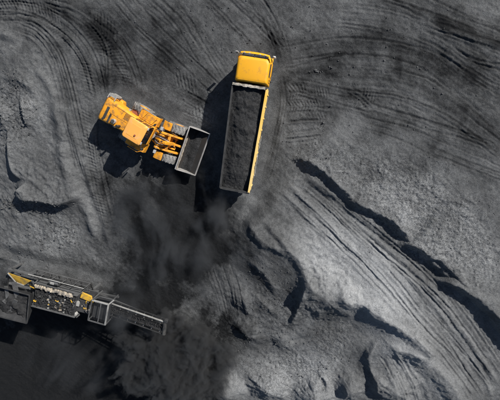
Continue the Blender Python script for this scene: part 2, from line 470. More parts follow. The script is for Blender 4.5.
def ell(X, Y, c, r, turn, ctr_noise=0.0):
    """ellipse mask in photo pixels laid on the ground"""
    o = px(*c); ex = px(c[0] + r[0] * math.cos(math.radians(turn)), c[1] + r[0] * math.sin(math.radians(turn))) - o
    ey = px(c[0] - r[1] * math.sin(math.radians(turn)), c[1] + r[1] * math.cos(math.radians(turn))) - o
    det = ex.x * ey.y - ex.y * ey.x
    a = ((X - o.x) * ey.y - (Y - o.y) * ey.x) / det
    c_ = ((Y - o.y) * ex.x - (X - o.x) * ex.y) / det
    return np.sqrt(a * a + c_ * c_)


def terrain(X, Y, attrs=False):
    X = np.asarray(X, np.float32); Y = np.asarray(Y, np.float32)
    Z = (fbm(X * 0.11, Y * 0.11, 3, 3) - 0.5) * 0.7
    wx = (fbm(X * 0.9, Y * 0.9, 3, 21) - 0.5) * 0.9 + (fbm(X * 3.1, Y * 3.1, 3, 25) - 0.5) * 0.6
    dust = np.full(X.shape, 0.345, np.float32)  # dust and lane tone, plus the light and shade painted by patches
    grav = np.full(X.shape, 0.10, np.float32)

    def near(P, reach):
        return np.nonzero((X > P[:, 0].min() - reach) & (X < P[:, 0].max() + reach) & (Y > P[:, 1].min() - reach) & (Y < P[:, 1].max() + reach))

    for grp in CRESTS:
        acc = np.zeros(X.shape, np.float32)
        for pts, h, L, w, sh, w2 in grp:
            P = pl(pts, max(h, 0), 4)
            i = near(P, max(3.2 * L, 1.5 * w2 + 1, 2))
            if i[0].size == 0:
                continue
            d, s, tot = line_dist(X[i], Y[i], P)
            d = d + wx[i] * (0.34 if len(grp) > 1 else min(0.36, 0.24 * L))
            ch = P[-1] - P[0]
            t = ((X[i] - P[0][0]) * ch[0] + (Y[i] - P[0][1]) * ch[1]) / float(ch @ ch)      # along the chord: no jumps
            tp = min(0.42, (1.6 if len(grp) > 1 else 1.7) / math.hypot(*ch))
            amp = sstep(0.0, tp, t) * sstep(0.0, tp, 1 - t)
            prof = np.where(d > 0, np.exp(-d / L) * sstep(0, 1, (3.2 * L - d) / L), (1 - sh) * (1 - sstep(0, w * 1.6, -d)) + sh * (1 - sstep(0, w2, -d)))
            if h > 0.8:      # runnels down both faces
                prof = prof + np.exp(-np.abs(d) / (0.7 * L)) * sstep(0.05, 0.5, np.abs(d)) * ((vnoise(s * 1.9 + wx[i], d * 0.35, 612) - 0.5) * 0.16 + (vnoise(s * 4.5 + wx[i], d * 0.6, 615) - 0.5) * 0.07) / h
            v = h * amp * prof
            acc[i] = np.where(np.abs(v) > np.abs(acc[i]), v, acc[i])
        Z += acc
    for c, rx, ry, turn, h in SWELLS:
        o = px(*c)
        dx, dy = X - o.x, Y - o.y
        a = (dx * math.cos(turn) + dy * math.sin(turn)) / rx; b_ = (-dx * math.sin(turn) + dy * math.cos(turn)) / ry
        Z += h * np.exp(-(a * a + b_ * b_) * (1 + 0.6 * wx))
    acc = np.zeros(X.shape, np.float32)
    for k, (c, h, sl, st) in enumerate(CONES):
        o = px(*c, h)
        dx, dy = X - o.x, (Y - o.y) * st
        r = np.hypot(dx, dy)
        th = np.arctan2(dy, dx)
        r2 = np.sqrt(r * r + 0.03) - 0.17 + wx * 0.45 * sstep(0.1, 1.2, r) + (vnoise(np.cos(th) * 4 + 9, np.sin(th) * 4 + 9 * k, 640) - 0.5) * 0.16 * r
        f = h - math.tan(math.radians(sl)) * r2
        f = np.where(f < 0.12, 0.12 * np.exp(np.clip((f - 0.12) / 0.12, -20, 0)), f)     # scree toe
        acc = np.maximum(acc, np.where(r < 8, f, 0))
    Z += acc
    for pts, h, w in BANKS:
        P = pl(pts)
        i = near(P, 4 * w)
        d, s, tot = line_dist(X[i], Y[i], P)
        d = d + wx[i] * 0.25
        amp = sstep(0.0, 0.15, s / tot) * sstep(0.0, 0.15, 1 - s / tot) * (0.5 + vnoise(s * 0.9, s * 0, 5))
        Z[i] += h * amp * np.exp(-(d / w) ** 2)
    for k, (pts, w, dk, h, pitch) in enumerate(LANES):
        P = pl(pts)
        i = near(P, w * 1.4)
        d, s, tot = line_dist(X[i], Y[i], P)
        d = d + wx[i] * 0.12
        edge = (1 - sstep(w * 0.55, w * 1.25, np.abs(d))) * sstep(0.0, 0.12, s / tot) * sstep(0.0, 0.12, 1 - s / tot)
        n = 0.4 * vnoise(d * 3.2 + 40, s * 0.09, 100 + k) + 0.6 * vnoise(d * 8.5 + 40, s * 0.10, 160 + k)
        Z[i] += 1.7 * h * (n - 0.55) * edge
        # a few sharp wheel ruts inside the lane
        for q in range(6):
            c0 = w * (-0.8 + 0.32 * q) + (vnoise(s * 0.12, s * 0 + q, 210 + k) - 0.5) * 0.7
            g = np.exp(-((d - c0) / 0.07) ** 2) * sstep(0.42, 0.62, vnoise(s * 0.22 + 9 * q, s * 0, 240 + k))
            Z[i] -= edge * g * (0.019 + 0.28 * h)
            Z[i] += edge * (np.exp(-((np.abs(d - c0) - 0.14) / 0.06) ** 2)) * sstep(0.42, 0.62, vnoise(s * 0.22 + 9 * q, s * 0, 240 + k)) * (0.012 + 0.18 * h)
            dust[i] -= edge * g * 0.06
        dust[i] -= edge * (dk * (0.55 + 0.9 * n)) + edge * (n - 0.5) * 0.05
        if pitch:
            side = np.abs(d - w * 0.0)
            ph = 2 * PI * (s + 0.55 * side) / pitch
            lug = sstep(-0.25, 0.45, np.sin(ph)) * sstep(0.02, 0.1, side)
            wear = sstep(0.3, 0.52, fbm(X[i] * 0.7, Y[i] * 0.7, 3, 300 + k))
            Z[i] -= 0.045 * edge * lug * wear
    # pit below the screening plant, added to lengthen its shadow
    P = pl(PIT_EDGE, 0, 4)
    d, s, tot = line_dist(X, Y, P)
    d = d + wx * 0.8
    pit = 1 - sstep(-2.2, 0.0, d)
    Z -= PIT_DEPTH * pit
    # patches
    big = fbm(X * 0.22 + 3, Y * 0.22, 5, 57, 0.6)
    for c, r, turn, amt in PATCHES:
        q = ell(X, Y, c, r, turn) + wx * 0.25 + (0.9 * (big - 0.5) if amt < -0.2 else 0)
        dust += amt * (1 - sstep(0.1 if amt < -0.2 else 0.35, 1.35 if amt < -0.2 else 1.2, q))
    for c, r, turn, amt in GRAVEL:
        q = ell(X, Y, c, r, turn) + wx * 0.35
        grav = np.maximum(grav, amt * (1 - sstep(0.35, 1.25, q)))
    dust += (fbm(X * 0.5 + 7, Y * 0.5, 4, 55) - 0.5) * 0.15
    dust -= 0.05 * sstep(-6, 4, Y) - 0.05 * sstep(-6, -16, Y) * sstep(-4, 2, X)
    # brushed streaks along the bench direction
    ang = math.radians(-38)
    U = X * math.cos(ang) + Y * math.sin(ang); V = -X * math.sin(ang) + Y * math.cos(ang)
    stk = fbm(U * 0.25, V * 2.6, 3, 71) - 0.5
    dust += stk * 0.10
    Z += stk * 0.05
    # rough grain
    Z += (fbm(X * 2.2, Y * 2.2, 3, 81) - 0.5) * (0.05 + 0.09 * grav)
    Z += (fbm(X * 6.0, Y * 6.0, 2, 91) - 0.5) * (0.02 + 0.10 * grav)
    # clods
    cl = sstep(0.66, 0.82, vnoise(X * 4.2, Y * 4.2, 131)) * sstep(0.45, 0.7, fbm(X * 0.6, Y * 0.6, 2, 133))
    Z += cl * (0.015 + 0.05 * grav)
    # levelled standing places
    for (cx, cy), hl, hw, yaw in LEVEL:
        dx, dy = X - cx, Y - cy
        a = np.abs(dx * math.cos(yaw) + dy * math.sin(yaw)) - hl; b_ = np.abs(-dx * math.sin(yaw) + dy * math.cos(yaw)) - hw
        q = np.hypot(np.maximum(a, 0), np.maximum(b_, 0))
        f = 1 - sstep(0.0, 1.3, q)
        Z = Z * (1 - f) + f * (0.0 + 0.12 * (Z - 0.0) * (np.abs(Z) < 0.5))
    if attrs:
        return Z, np.clip(dust, -0.35, 1.0), grav
    return Z


def axis(a, b_, step, far):
    fine = np.arange(a, b_ + step, step)
    out = []; v = 0; st = step * 1.6
    while v < far:
        v += st; st *= 1.16; out.append(v)
    out = np.array(out)
    return np.concatenate([a - out[::-1], fine, fine[-1] + out])


def build_ground():
    gx = axis(-30.5, 20.5, 0.052, 140.0); gy = axis(-30.0, 11.5, 0.052, 140.0)
    X, Y = np.meshgrid(gx, gy)
    nx, ny = len(gx), len(gy)
    Z, D, G = terrain(X.ravel(), Y.ravel(), True)
    me = bpy.data.meshes.new('ground')
    nv = nx * ny
    me.vertices.add(nv)
    co = np.empty((nv, 3), np.float32)
    co[:, 0] = X.ravel(); co[:, 1] = Y.ravel(); co[:, 2] = Z
    me.vertices.foreach_set('co', co.ravel())
    idx = np.arange(nv, dtype=np.int32).reshape(ny, nx)
    q = np.stack([idx[:-1, :-1], idx[:-1, 1:], idx[1:, 1:], idx[1:, :-1]], -1).reshape(-1, 4)
    nf = len(q)
    me.loops.add(nf * 4)
    me.polygons.add(nf)
    me.loops.foreach_set('vertex_index', q.ravel())
    me.polygons.foreach_set('loop_start', np.arange(0, nf * 4, 4, dtype=np.int32))
    me.polygons.foreach_set('use_smooth', np.ones(nf, bool))
    me.update(calc_edges=True)
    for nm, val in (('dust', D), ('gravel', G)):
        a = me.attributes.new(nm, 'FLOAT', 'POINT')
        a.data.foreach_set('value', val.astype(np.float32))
    me.materials.append(MATS['coal_ground'])
    o = bpy.data.objects.new('ground', me)
    COL.objects.link(o)
    o['kind'] = 'structure'
    o['label'] = 'black coal ground with ridges, cracks and tyre tracks'
    return o


build_ground()

# ------------------------------------------------------------------ mesh helpers
class MB:
    """collects simple shapes, then links them as one mesh object"""
    def __init__(self, M=None):
        self.v = []; self.f = []; self.M = M

    def add(self, vs, fs):
        k = len(self.v)
        self.v += [tuple(p) for p in vs]
        self.f += [tuple(i + k for i in f) for f in fs]
        return self

    def box(self, x0, x1, y0, y1, z0, z1, M=None):
        vs = [Vector(p) for p in ((x0, y0, z0), (x1, y0, z0), (x1, y1, z0), (x0, y1, z0), (x0, y0, z1), (x1, y0, z1), (x1, y1, z1), (x0, y1, z1))]
        if M is not None:
            vs = [M @ p for p in vs]
        return self.add(vs, [(0, 3, 2, 1), (4, 5, 6, 7), (0, 1, 5, 4), (1, 2, 6, 5), (2, 3, 7, 6), (3, 0, 4, 7)])

    def prism(self, poly, axis, a, b_):
        """polygon in the two other axes, extruded along axis from a to b_"""
        def mk(p, t):
            return {'x': (t, p[0], p[1]), 'y': (p[0], t, p[1]), 'z': (p[0], p[1], t)}[axis]
        n = len(poly)
        vs = [mk(p, a) for p in poly] + [mk(p, b_) for p in poly]
        fs = [tuple(range(n))[::-1], tuple(range(n, 2 * n))] + [(i, (i + 1) % n, n + (i + 1) % n, n + i) for i in range(n)]
        return self.add(vs, fs)

    def bar(self, p, q, w, h, up=(0, 0, 1)):
        p, q = Vector(p), Vector(q); d = (q - p).normalized(); up = Vector(up)
        s = d.cross(up).normalized(); u = s.cross(d).normalized()
        c = [(-w / 2, -h / 2), (w / 2, -h / 2), (w / 2, h / 2), (-w / 2, h / 2)]
        vs = [p + s * a + u * b_ for a, b_ in c] + [q + s * a + u * b_ for a, b_ in c]
        return self.add(vs, [(3, 2, 1, 0), (4, 5, 6, 7), (0, 1, 5, 4), (1, 2, 6, 5), (2, 3, 7, 6), (3, 0, 4, 7)])

    def tube(self, pts, r, n=10):
        pts = [Vector(p) for p in pts]; rs = r if isinstance(r, (list, tuple)) else [r] * len(pts)
        rings = []; ref = Vector((0.13, 0.31, 0.94))
        for i, p in enumerate(pts):
            d = (pts[min(i + 1, len(pts) - 1)] - pts[max(i - 1, 0)]).normalized()
            if abs(d.dot(ref)) > 0.95:
                ref = Vector((1, 0, 0.1))
            s = d.cross(ref).normalized(); u = s.cross(d)
            rings.append([p + (s * math.cos(2 * PI * k / n) + u * math.sin(2 * PI * k / n)) * rs[i] for k in range(n)])
        vs = [p for ring in rings for p in ring]; fs = []
        for i in range(len(pts) - 1):
            for k in range(n):
                a = i * n + k; b_ = i * n + (k + 1) % n
                fs.append((a, b_, b_ + n, a + n))
        fs.append(tuple(range(n))[::-1]); fs.append(tuple(range((len(pts) - 1) * n, len(pts) * n)))
        return self.add(vs, fs)

    def lathe(self, prof, c, n=32, y_axis=True):
        """profile (radius, offset) turned round the y axis through c"""
        vs = []; m_ = len(prof)
        for k in range(n):
            a = 2 * PI * k / n
            for r, o in prof:
                vs.append((c[0] + r * math.cos(a), c[1] + o, c[2] + r * math.sin(a)))
        fs = []
        for k in range(n):
            for j in range(m_ - 1):
                a = k * m_ + j; b_ = ((k + 1) % n) * m_ + j
                fs.append((a, a + 1, b_ + 1, b_))
        return self.add(vs, fs)

    def loft(self, rings, caps=True):
        n = len(rings[0]); vs = [p for r in rings for p in r]; fs = []
        for i in range(len(rings) - 1):
            for k in range(n):
                a = i * n + k; b_ = i * n + (k + 1) % n
                fs.append((a, b_, b_ + n, a + n))
        if caps:
            fs.append(tuple(range(n))[::-1]); fs.append(tuple(range((len(rings) - 1) * n, len(rings) * n)))
        return self.add(vs, fs)

    def build(self, name, mat, parent=None, bevel=0.0, smooth=True, seg=2):
        me = bpy.data.meshes.new(name)
        vs = [self.M @ Vector(p) for p in self.v] if self.M is not None else self.v
        me.from_pydata(vs, [], self.f)
        bm = bmesh.new(); bm.from_mesh(me)
        bmesh.ops.recalc_face_normals(bm, faces=bm.faces)
        bm.to_mesh(me); bm.free()
        me.materials.append(MATS[mat])
        if smooth:
            for p in me.polygons:
                p.use_smooth = True
            me.set_sharp_from_angle(angle=math.radians(38))
        o = bpy.data.objects.new(name, me)
        COL.objects.link(o)
        if bevel:
            md = o.modifiers.new('bevel', 'BEVEL'); md.width = bevel; md.segments = seg; md.limit_method = 'ANGLE'; md.angle_limit = math.radians(35)
            md.harden_normals = False
        if parent is not None:
            o.parent = parent
        return o


def rrect(x0, x1, hw, r, z, n=5, rf=None):
    """rounded rectangle ring; rf = radius of the two corners at x1"""
    rf = r if rf is None else rf
    out = []
    for cx, cy, rad, a0 in ((x1 - rf, hw - rf, rf, 0), (x0 + r, hw - r, r, 90), (x0 + r, -hw + r, r, 180), (x1 - rf, -hw + rf, rf, 270)):
        for k in range(n + 1):
            a = math.radians(a0 + 90 * k / n)
            out.append((cx + rad * math.cos(a), cy + rad * math.sin(a), z))
    return out


def thing(name, label, cat, loc, yaw=0.0, group=None):
    o = bpy.data.objects.new(name, None)
    o.empty_display_size = 0.3
    COL.objects.link(o)
    o.location = loc; o.rotation_euler = (0, 0, yaw)
    o['label'] = label; o['category'] = cat
    if group:
        o['group'] = group
    return o


def wheel(parent, x, y, r, w, side, rim_mat, tyre_mat, lugs, M=None, rim_r=0.55):
    """tyre with lugs; the rim is its sub-part"""
    k = MB(M)
    h = w / 2
    k.lathe([(r * rim_r, -h * 0.82), (r * 0.72, -h), (r * 0.93, -h * 0.96), (r * 0.985, -h * 0.7), (r, 0), (r * 0.985, h * 0.7), (r * 0.93, h * 0.96), (r * 0.72, h), (r * rim_r, h * 0.82)], (x, y, r), 40)
    for i in range(lugs):
        a = 2 * PI * i / lugs
        for s in (-1, 1):
            aa = a + (0.5 if s > 0 else 0) * 2 * PI / lugs
            Mx = Matrix.Translation((x, y, r)) @ Matrix.Rotation(-aa, 4, 'Y') @ Matrix.Translation((r * 0.985, s * h * 0.5, 0)) @ Matrix.Rotation(s * 0.5, 4, 'X')
            k.box(-0.03, r * 0.045, -h * 0.52, h * 0.52, -r * 0.055, r * 0.055, Mx)
    t = k.build('wheel', tyre_mat, parent)
    q = MB(M)
    o = h * 0.55 * side
    q.lathe([(0.001, o), (r * 0.2, o + 0.05 * side), (r * 0.22, o), (r * 0.42, o - 0.1 * side), (r * rim_r * 0.96, o), (r * rim_r * 1.03, o + 0.1 * side)], (x, y, r), 28)
    q.build('rim', rim_mat, t)
    n = MB(M)
    for i in range(8):
        a = 2 * PI * i / 8
        n.tube([(x + r * 0.3 * math.cos(a), y + o - 0.06 * side, r + r * 0.3 * math.sin(a)), (x + r * 0.3 * math.cos(a), y + o + 0.05 * side, r + r * 0.3 * math.sin(a))], 0.025, 6)
    n.build('wheel_nuts', 'worn_steel', t)['kind'] = 'stuff'
    return t


# ------------------------------------------------------------------ tipper truck
def build_truck():
    T = thing('dump_truck', 'yellow dump truck with a long open box full of black coal', 'truck', (*TRUCK_AT, 0.0), TRUCK_YAW)
    # chassis
    k = MB()
    for s in (-1, 1):
        k.box(-7.6, 1.9, s * 0.42 - 0.05, s * 0.42 + 0.05, 0.78, 1.06)
    for x in (-7.3, -5.9, -4.2, -2.6, -1.0, 0.6, 1.7):
        k.box(x - 0.06, x + 0.06, -0.37, 0.37, 0.82, 1.02)
    k.build('chassis', 'frame_black', T, 0.01)
    for x in (1.25, -0.55, -5.15, -6.5):
        MB().tube([(x, -0.95, 0.52), (x, 0.95, 0.52)], 0.09, 12).build('axle', 'frame_black', T)
        for s in (-1, 1):
            if x > -2:
                wheel(T, x, s * 1.02, 0.53, 0.32, s, 'plant_grey', 'rubber', 20)
            else:
                wheel(T, x, s * 0.98, 0.53, 0.30, s, 'worn_steel', 'rubber', 20)
                wheel(T, x, s * 0.64, 0.53, 0.30, s, 'worn_steel', 'rubber', 20)
    # cab shell
    k = MB()
    k.loft([rrect(0.26, 2.24, 1.20, 0.06, 0.78, rf=0.16), rrect(0.26, 2.27, 1.23, 0.06, 1.35, rf=0.18), rrect(0.26, 2.26, 1.23, 0.06, 1.95, rf=0.2),
            rrect(0.28, 2.10, 1.19, 0.08, 2.72, rf=0.26), rrect(0.31, 1.99, 1.16, 0.10, 2.93, rf=0.28), rrect(0.36, 1.91, 1.10, 0.12, 3.02, rf=0.30), rrect(0.48, 1.80, 0.98, 0.2, 3.06, rf=0.34)])
    cab = k.build('cab', 'truck_yellow', T)
    # sun visor that runs round the front of the roof with a dark gap behind it
    arc = []
    for k_ in range(0, 25):
        t = -1 + 2 * k_ / 24
        a = t * 1.0
        y = -1.20 * math.copysign(min(1.0, abs(a) ** 0.85), a)
        x = 2.30 - 0.10 * abs(a) ** 2.4 - 0.34 * max(0, abs(a) - 0.86) / 0.14
        arc.append((x, y))
    k = MB(); n = len(arc); vs = []
    for (x, y) in arc:
        s = (x - 0.9); L = math.hypot(s, y); ux, uy = s / L, y / L
        vs += [(x + ux * 0.04, y + uy * 0.02, 2.74), (x - ux * 0.09, y - uy * 0.05, 3.00), (x - ux * 0.09, y - uy * 0.05, 3.035), (x + ux * 0.08, y + uy * 0.03, 2.77)]
    fs = []
    for i in range(n - 1):
        for j in range(4):
            a = i * 4 + j; b_ = i * 4 + (j + 1) % 4
            fs.append((a, b_, b_ + 4, a + 4))
    fs += [(3, 2, 1, 0), ((n - 1) * 4, (n - 1) * 4 + 1, (n - 1) * 4 + 2, (n - 1) * 4 + 3)]
    k.add(vs, fs)
    k.build('sun_visor', 'truck_yellow', T)
    for y in (-0.8, 0, 0.8):
        MB().box(1.95, 2.24, y - 0.025, y + 0.025, 2.90, 2.94).build('visor_bracket', 'frame_black', T)
    # marker lamps on the visor
    for y in (-0.75, -0.38, 0.38, 0.75):
        MB().box(2.19, 2.25, y - 0.06, y + 0.06, 3.0, 3.04).build('marker_lamp', 'lamp_glass', T, 0.01)
    # windscreen, side windows, doors
    k = MB(); k.add([(2.272, -1.0, 1.96), (2.272, 1.0, 1.96), (2.075, 0.95, 2.90), (2.075, -0.95, 2.90), (2.20, -1.0, 1.96), (2.20, 1.0, 1.96), (1.90, 0.95, 2.90), (1.90, -0.95, 2.90)],
                   [(0, 1, 2, 3), (7, 6, 5, 4), (0, 4, 5, 1), (1, 5, 6, 2), (2, 6, 7, 3), (3, 7, 4, 0)])
    k.build('windscreen', 'glass_dark', T)
    for s in (-1, 1):
        k = MB(); k.prism([(0.72, 0.95), (1.95, 0.95), (1.95, 1.95), (1.86, 1.98), (0.74, 1.98)], 'y', s * 1.225, s * 1.247)
        d = k.build('door', 'truck_yellow', T, 0.008)
        k = MB(); k.add([(0.82, s * 1.232, 2.0), (1.86, s * 1.232, 2.0), (1.72, s * 1.205, 2.68), (0.85, s * 1.205, 2.68), (0.82, s * 1.17, 2.0), (1.86, s * 1.17, 2.0), (1.72, s * 1.15, 2.68), (0.85, s * 1.15, 2.68)],
                       [(0, 1, 2, 3), (7, 6, 5, 4), (0, 4, 5, 1), (1, 5, 6, 2), (2, 6, 7, 3), (3, 7, 4, 0)])
        k.build('window', 'glass_dark', d)
        MB().box(0.80, 0.98, s * 1.25, s * 1.285, 1.72, 1.77).build('door_handle', 'frame_black', d, 0.01)
        MB().tube([(0.60, s * 1.24, 1.3), (0.60, s * 1.32, 1.35), (0.60, s * 1.32, 2.5), (0.60, s * 1.22, 2.55)], 0.022, 8).build('grab_rail', 'frame_black', T)
        MB().box(1.10, 2.0, s * 1.12, s * 1.27, 0.42, 0.52).build('step', 'frame_black', T, 0.01)
        # mirror on an arm
        mr = MB().tube([(2.05, s * 1.17, 2.72), (2.25, s * 1.32, 2.74), (2.28, s * 1.38, 2.55)], 0.022, 8).build('mirror_arm', 'frame_black', T)
        MB().box(2.22, 2.32, s * 1.27, s * 1.47, 2.05, 2.66).build('mirror', 'white_paint' if s < 0 else 'worn_steel', mr, 0.03)
        MB().box(2.18, 2.32, s * 0.72, s * 1.08, 0.82, 1.05).build('headlight', 'lamp_glass', T, 0.03)
        # front mudguard arcs
        k = MB(); P = []
        for i in range(11):
            a = math.radians(15 + 150 * i / 10); P.append((0.66 * math.cos(a), 0.66 * math.sin(a)))
        for i in range(10):
            (a0, b0), (a1, b1) = P[i], P[i + 1]
            k.add([(-0.55 + a0, s * 0.84, 0.53 + b0), (-0.55 + a0, s * 1.22, 0.53 + b0), (-0.55 + a1, s * 1.22, 0.53 + b1), (-0.55 + a1, s * 0.84, 0.53 + b1),
                   (-0.55 + a0 * 1.04, s * 0.84, 0.53 + b0 * 1.04), (-0.55 + a0 * 1.04, s * 1.22, 0.53 + b0 * 1.04), (-0.55 + a1 * 1.04, s * 1.22, 0.53 + b1 * 1.04), (-0.55 + a1 * 1.04, s * 0.84, 0.53 + b1 * 1.04)],
                  [(0, 1, 2, 3), (7, 6, 5, 4), (0, 4, 5, 1), (1, 5, 6, 2), (2, 6, 7, 3), (3, 7, 4, 0)])
        k.build('mudguard', 'frame_black', T)
    MB().box(2.14, 2.42, -1.2, 1.2, 0.40, 0.80).build('bumper', 'truck_yellow', T, 0.05)
    g = MB().box(2.26, 2.31, -0.85, 0.85, 1.12, 1.80).build('grille', 'frame_black', T, 0.02)
    for z in (1.25, 1.42, 1.59):
        MB().box(2.312, 2.33, -0.78, 0.78, z - 0.03, z + 0.03).build('grille_bar', 'chrome', g)
    # tank, battery box, air filter
    MB().tube([(-1.35, 0.98, 0.8), (-2.6, 0.98, 0.8)], 0.30, 20).build('fuel_tank', 'worn_steel', T)
    MB().box(-2.4, -1.4, -1.2, -0.7, 0.55, 1.05).build('battery_box', 'frame_black', T, 0.03)
    MB().tube([(0.10, -0.95, 1.2), (0.10, -0.95, 2.35)], 0.12, 14).build('air_intake', 'frame_black', T)
    # box: slightly narrower at the tail
    xf, xr = 0.0, -7.75
    yL0, yL1, yR0, yR1 = 1.34, 1.18, -1.26, -1.13          # left front/rear, right front/rear (outer)
    zt, zb = 2.72, 1.22

    def wy(side, x):
        t = (x - xf) / (xr - xf)
        return (yL0 + (yL1 - yL0) * t) if side > 0 else (yR0 + (yR1 - yR0) * t)
    bodies = {}
    MB().add([(xf, wy(1, xf) - .02, zb), (xr, wy(1, xr) - .02, zb), (xr, wy(-1, xr) + .02, zb), (xf, wy(-1, xf) + .02, zb), (xf, wy(1, xf) - .02, zb + .08), (xr, wy(1, xr) - .02, zb + .08), (xr, wy(-1, xr) + .02, zb + .08), (xf, wy(-1, xf) + .02, zb + .08)],
             [(0, 3, 2, 1), (4, 5, 6, 7), (0, 1, 5, 4), (1, 2, 6, 5), (2, 3, 7, 6), (3, 0, 4, 7)]).build('box_floor', 'plant_dark', T)
    for s in (1, -1):
        o0, o1 = wy(s, xf), wy(s, xr); th = -0.07 * s
        vs = []
        for x, o in ((xf, o0), (xr, o1)):
            vs += [(x, o, zb), (x, o + th, zb), (x, o + th, zt - 0.1), (x, o, zt - 0.1)]
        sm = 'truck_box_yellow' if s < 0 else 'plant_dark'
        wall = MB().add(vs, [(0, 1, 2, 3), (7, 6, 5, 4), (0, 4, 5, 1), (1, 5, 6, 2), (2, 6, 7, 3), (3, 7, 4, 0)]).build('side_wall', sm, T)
        rw = 0.17 if s < 0 else 0.085
        vs = []
        for x, o in ((xf + 0.02, o0), (xr - 0.05, o1)):
            vs += [(x, o + 0.05 * s, zt - 0.1), (x, o + 0.05 * s - rw * s, zt - 0.1), (x, o + 0.05 * s - rw * s, zt), (x, o + 0.05 * s, zt)]
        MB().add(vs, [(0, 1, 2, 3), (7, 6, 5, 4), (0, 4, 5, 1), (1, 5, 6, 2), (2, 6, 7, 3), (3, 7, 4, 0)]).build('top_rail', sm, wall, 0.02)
        for i in range(9):
            x = -0.35 - i * 0.88
            o = wy(s, x)
            MB().prism([(o, zb - 0.1), (o + 0.05 * s, zb - 0.05), (o + 0.05 * s, zt - 0.2), (o + 0.02 * s, zt - 0.1), (o, zt - 0.1)], 'x', x - 0.06, x + 0.06).build('rib', sm, wall, 0.01)
        # rope hooks / tarpaulin clips along the rail
        for i in range(12):
            x = -0.5 - i * 0.62
            o = wy(s, x)
            MB().box(x - 0.02, x + 0.02, o + 0.04 * s, o + 0.065 * s, zt - 0.28, zt - 0.16).build('rope_hook', 'frame_black', wall)
    hb = MB().box(-0.02, 0.10, yR0 + 0.01, yL0 - 0.01, zb + 0.005, zt + 0.03).build('headboard', 'plant_grey', T, 0.01)
    # caked pale dust along the headboard top and a small spill guard
    k = MB(); vs = []; n = 30
    for i in range(n + 1):
        y = yR0 + 0.16 + (yL0 - yR0 - 0.18) * i / n
        j = (vnoise(np.array([i * 0.45]), np.array([3.0]), 9)[0] - 0.5)
        a = 0.13 + 0.05 * j; c = -0.06 - 0.06 * (vnoise(np.array([i * 0.7]), np.array([8.0]), 4)[0])
        vs += [(a, y, zt + 0.03), (a - 0.02, y, zt + 0.09), (c + 0.03, y, zt + 0.085), (c, y, zt + 0.0)]
    fs = [(3, 2, 1, 0), (n * 4, n * 4 + 1, n * 4 + 2, n * 4 + 3)]
    for i in range(n):
        for j in range(4):
            a = i * 4 + j; b_ = i * 4 + (j + 1) % 4
            fs.append((a, b_, b_ + 4, a + 4))
    k.add(vs, fs); k.build('spill_guard', 'dusty_white', hb)
    # tailgate with two cross bars
    y0, y1 = wy(-1, xr) + 0.02, wy(1, xr) - 0.02
    tg = MB().box(xr - 0.08, xr, y0, y1, zb, zt - 0.12).build('tailgate', 'plant_dark', T, 0.01)
    MB().box(xr - 0.15, xr - 0.07, y0 - 0.02, y1 + 0.02, zt - 0.24, zt - 0.10).build('crossbar', 'plant_dark', tg, 0.01)
    MB().box(xr - 0.17, xr - 0.07, y0 - 0.02, y1 + 0.02, zb + 0.4, zb + 0.55).build('crossbar', 'plant_dark', tg, 0.01)
    for s in (-1, 1):
        MB().tube([(xr - 0.06, s * 0.95, zt - 0.02), (xr - 0.06, s * 1.14, zt - 0.02)], 0.06, 10).build('hinge', 'frame_black', tg)
        MB().box(-7.68, -7.6, s * 0.9 - 0.16, s * 0.9 + 0.16, 0.75, 0.95).build('tail_lamp', 'red_brown', T, 0.02)
        for x in (-5.15, -6.5):
            k = MB(); P = []
            for i in range(9):
                a = math.radians(25 + 130 * i / 8); P.append((0.64 * math.cos(a), 0.62 * math.sin(a)))
            for i in range(8):
                (a0, b0), (a1, b1) = P[i], P[i + 1]
                k.add([(x + a0, s * 0.5, 0.53 + b0), (x + a0, s * 1.17, 0.53 + b0), (x + a1, s * 1.17, 0.53 + b1), (x + a1, s * 0.5, 0.53 + b1),
                       (x + a0 * 1.05, s * 0.5, 0.53 + b0 * 1.05), (x + a0 * 1.05, s * 1.17, 0.53 + b0 * 1.05), (x + a1 * 1.05, s * 1.17, 0.53 + b1 * 1.05), (x + a1 * 1.05, s * 0.5, 0.53 + b1 * 1.05)],
                      [(0, 1, 2, 3), (7, 6, 5, 4), (0, 4, 5, 1), (1, 5, 6, 2), (2, 6, 7, 3), (3, 7, 4, 0)])
            k.build('mudguard', 'worn_steel', T)
    # rolled tarpaulin along the right side, sagging and uneven
    for (x0, x1) in ((-3.4, -4.4), (-5.0, -6.4)):
        k = MB(); pts = []; rs = []
        for i in range(15):
            t = i / 14; x = x0 + (x1 - x0) * t
            pts.append((x, wy(-1, x) - 0.11 - 0.02 * math.sin(9 * t), zt - 0.42 + 0.05 * math.sin(5 * t + x0)))
            rs.append(0.07 * (0.45 + 0.55 * math.sin(PI * min(1, max(0, t * 0.92 + 0.04)))) * (1 + 0.25 * math.sin(t * 23)))
        k.tube(pts, rs, 10); k.build('tarpaulin_roll', 'canvas_grey', T)

    # the load: a thing of its own
    L = 7.60; nx, ny = 150, 50
    vs = []; fs = []
    gx = np.linspace(-0.03, -7.73, nx); gt = np.linspace(0, 1, ny)
    A, B = np.meshgrid(gx, gt, indexing='ij')
    yl = yL0 + (yL1 - yL0) * (-A / 7.75) - 0.072; yr = yR0 + (yR1 - yR0) * (-A / 7.75) + 0.072
    Yg = yr + (yl - yr) * B
    edge = np.minimum(B, 1 - B) * 2
    Zg = 2.40 + 0.22 * sstep(0, 0.7, edge) * (0.6 + 0.8 * fbm(A * 0.5, Yg * 0.5, 2, 400)) + (fbm(A * 2.2, Yg * 2.2, 4, 402) - 0.5) * 0.18 + (fbm(A * 8, Yg * 8, 2, 404) - 0.5) * 0.06
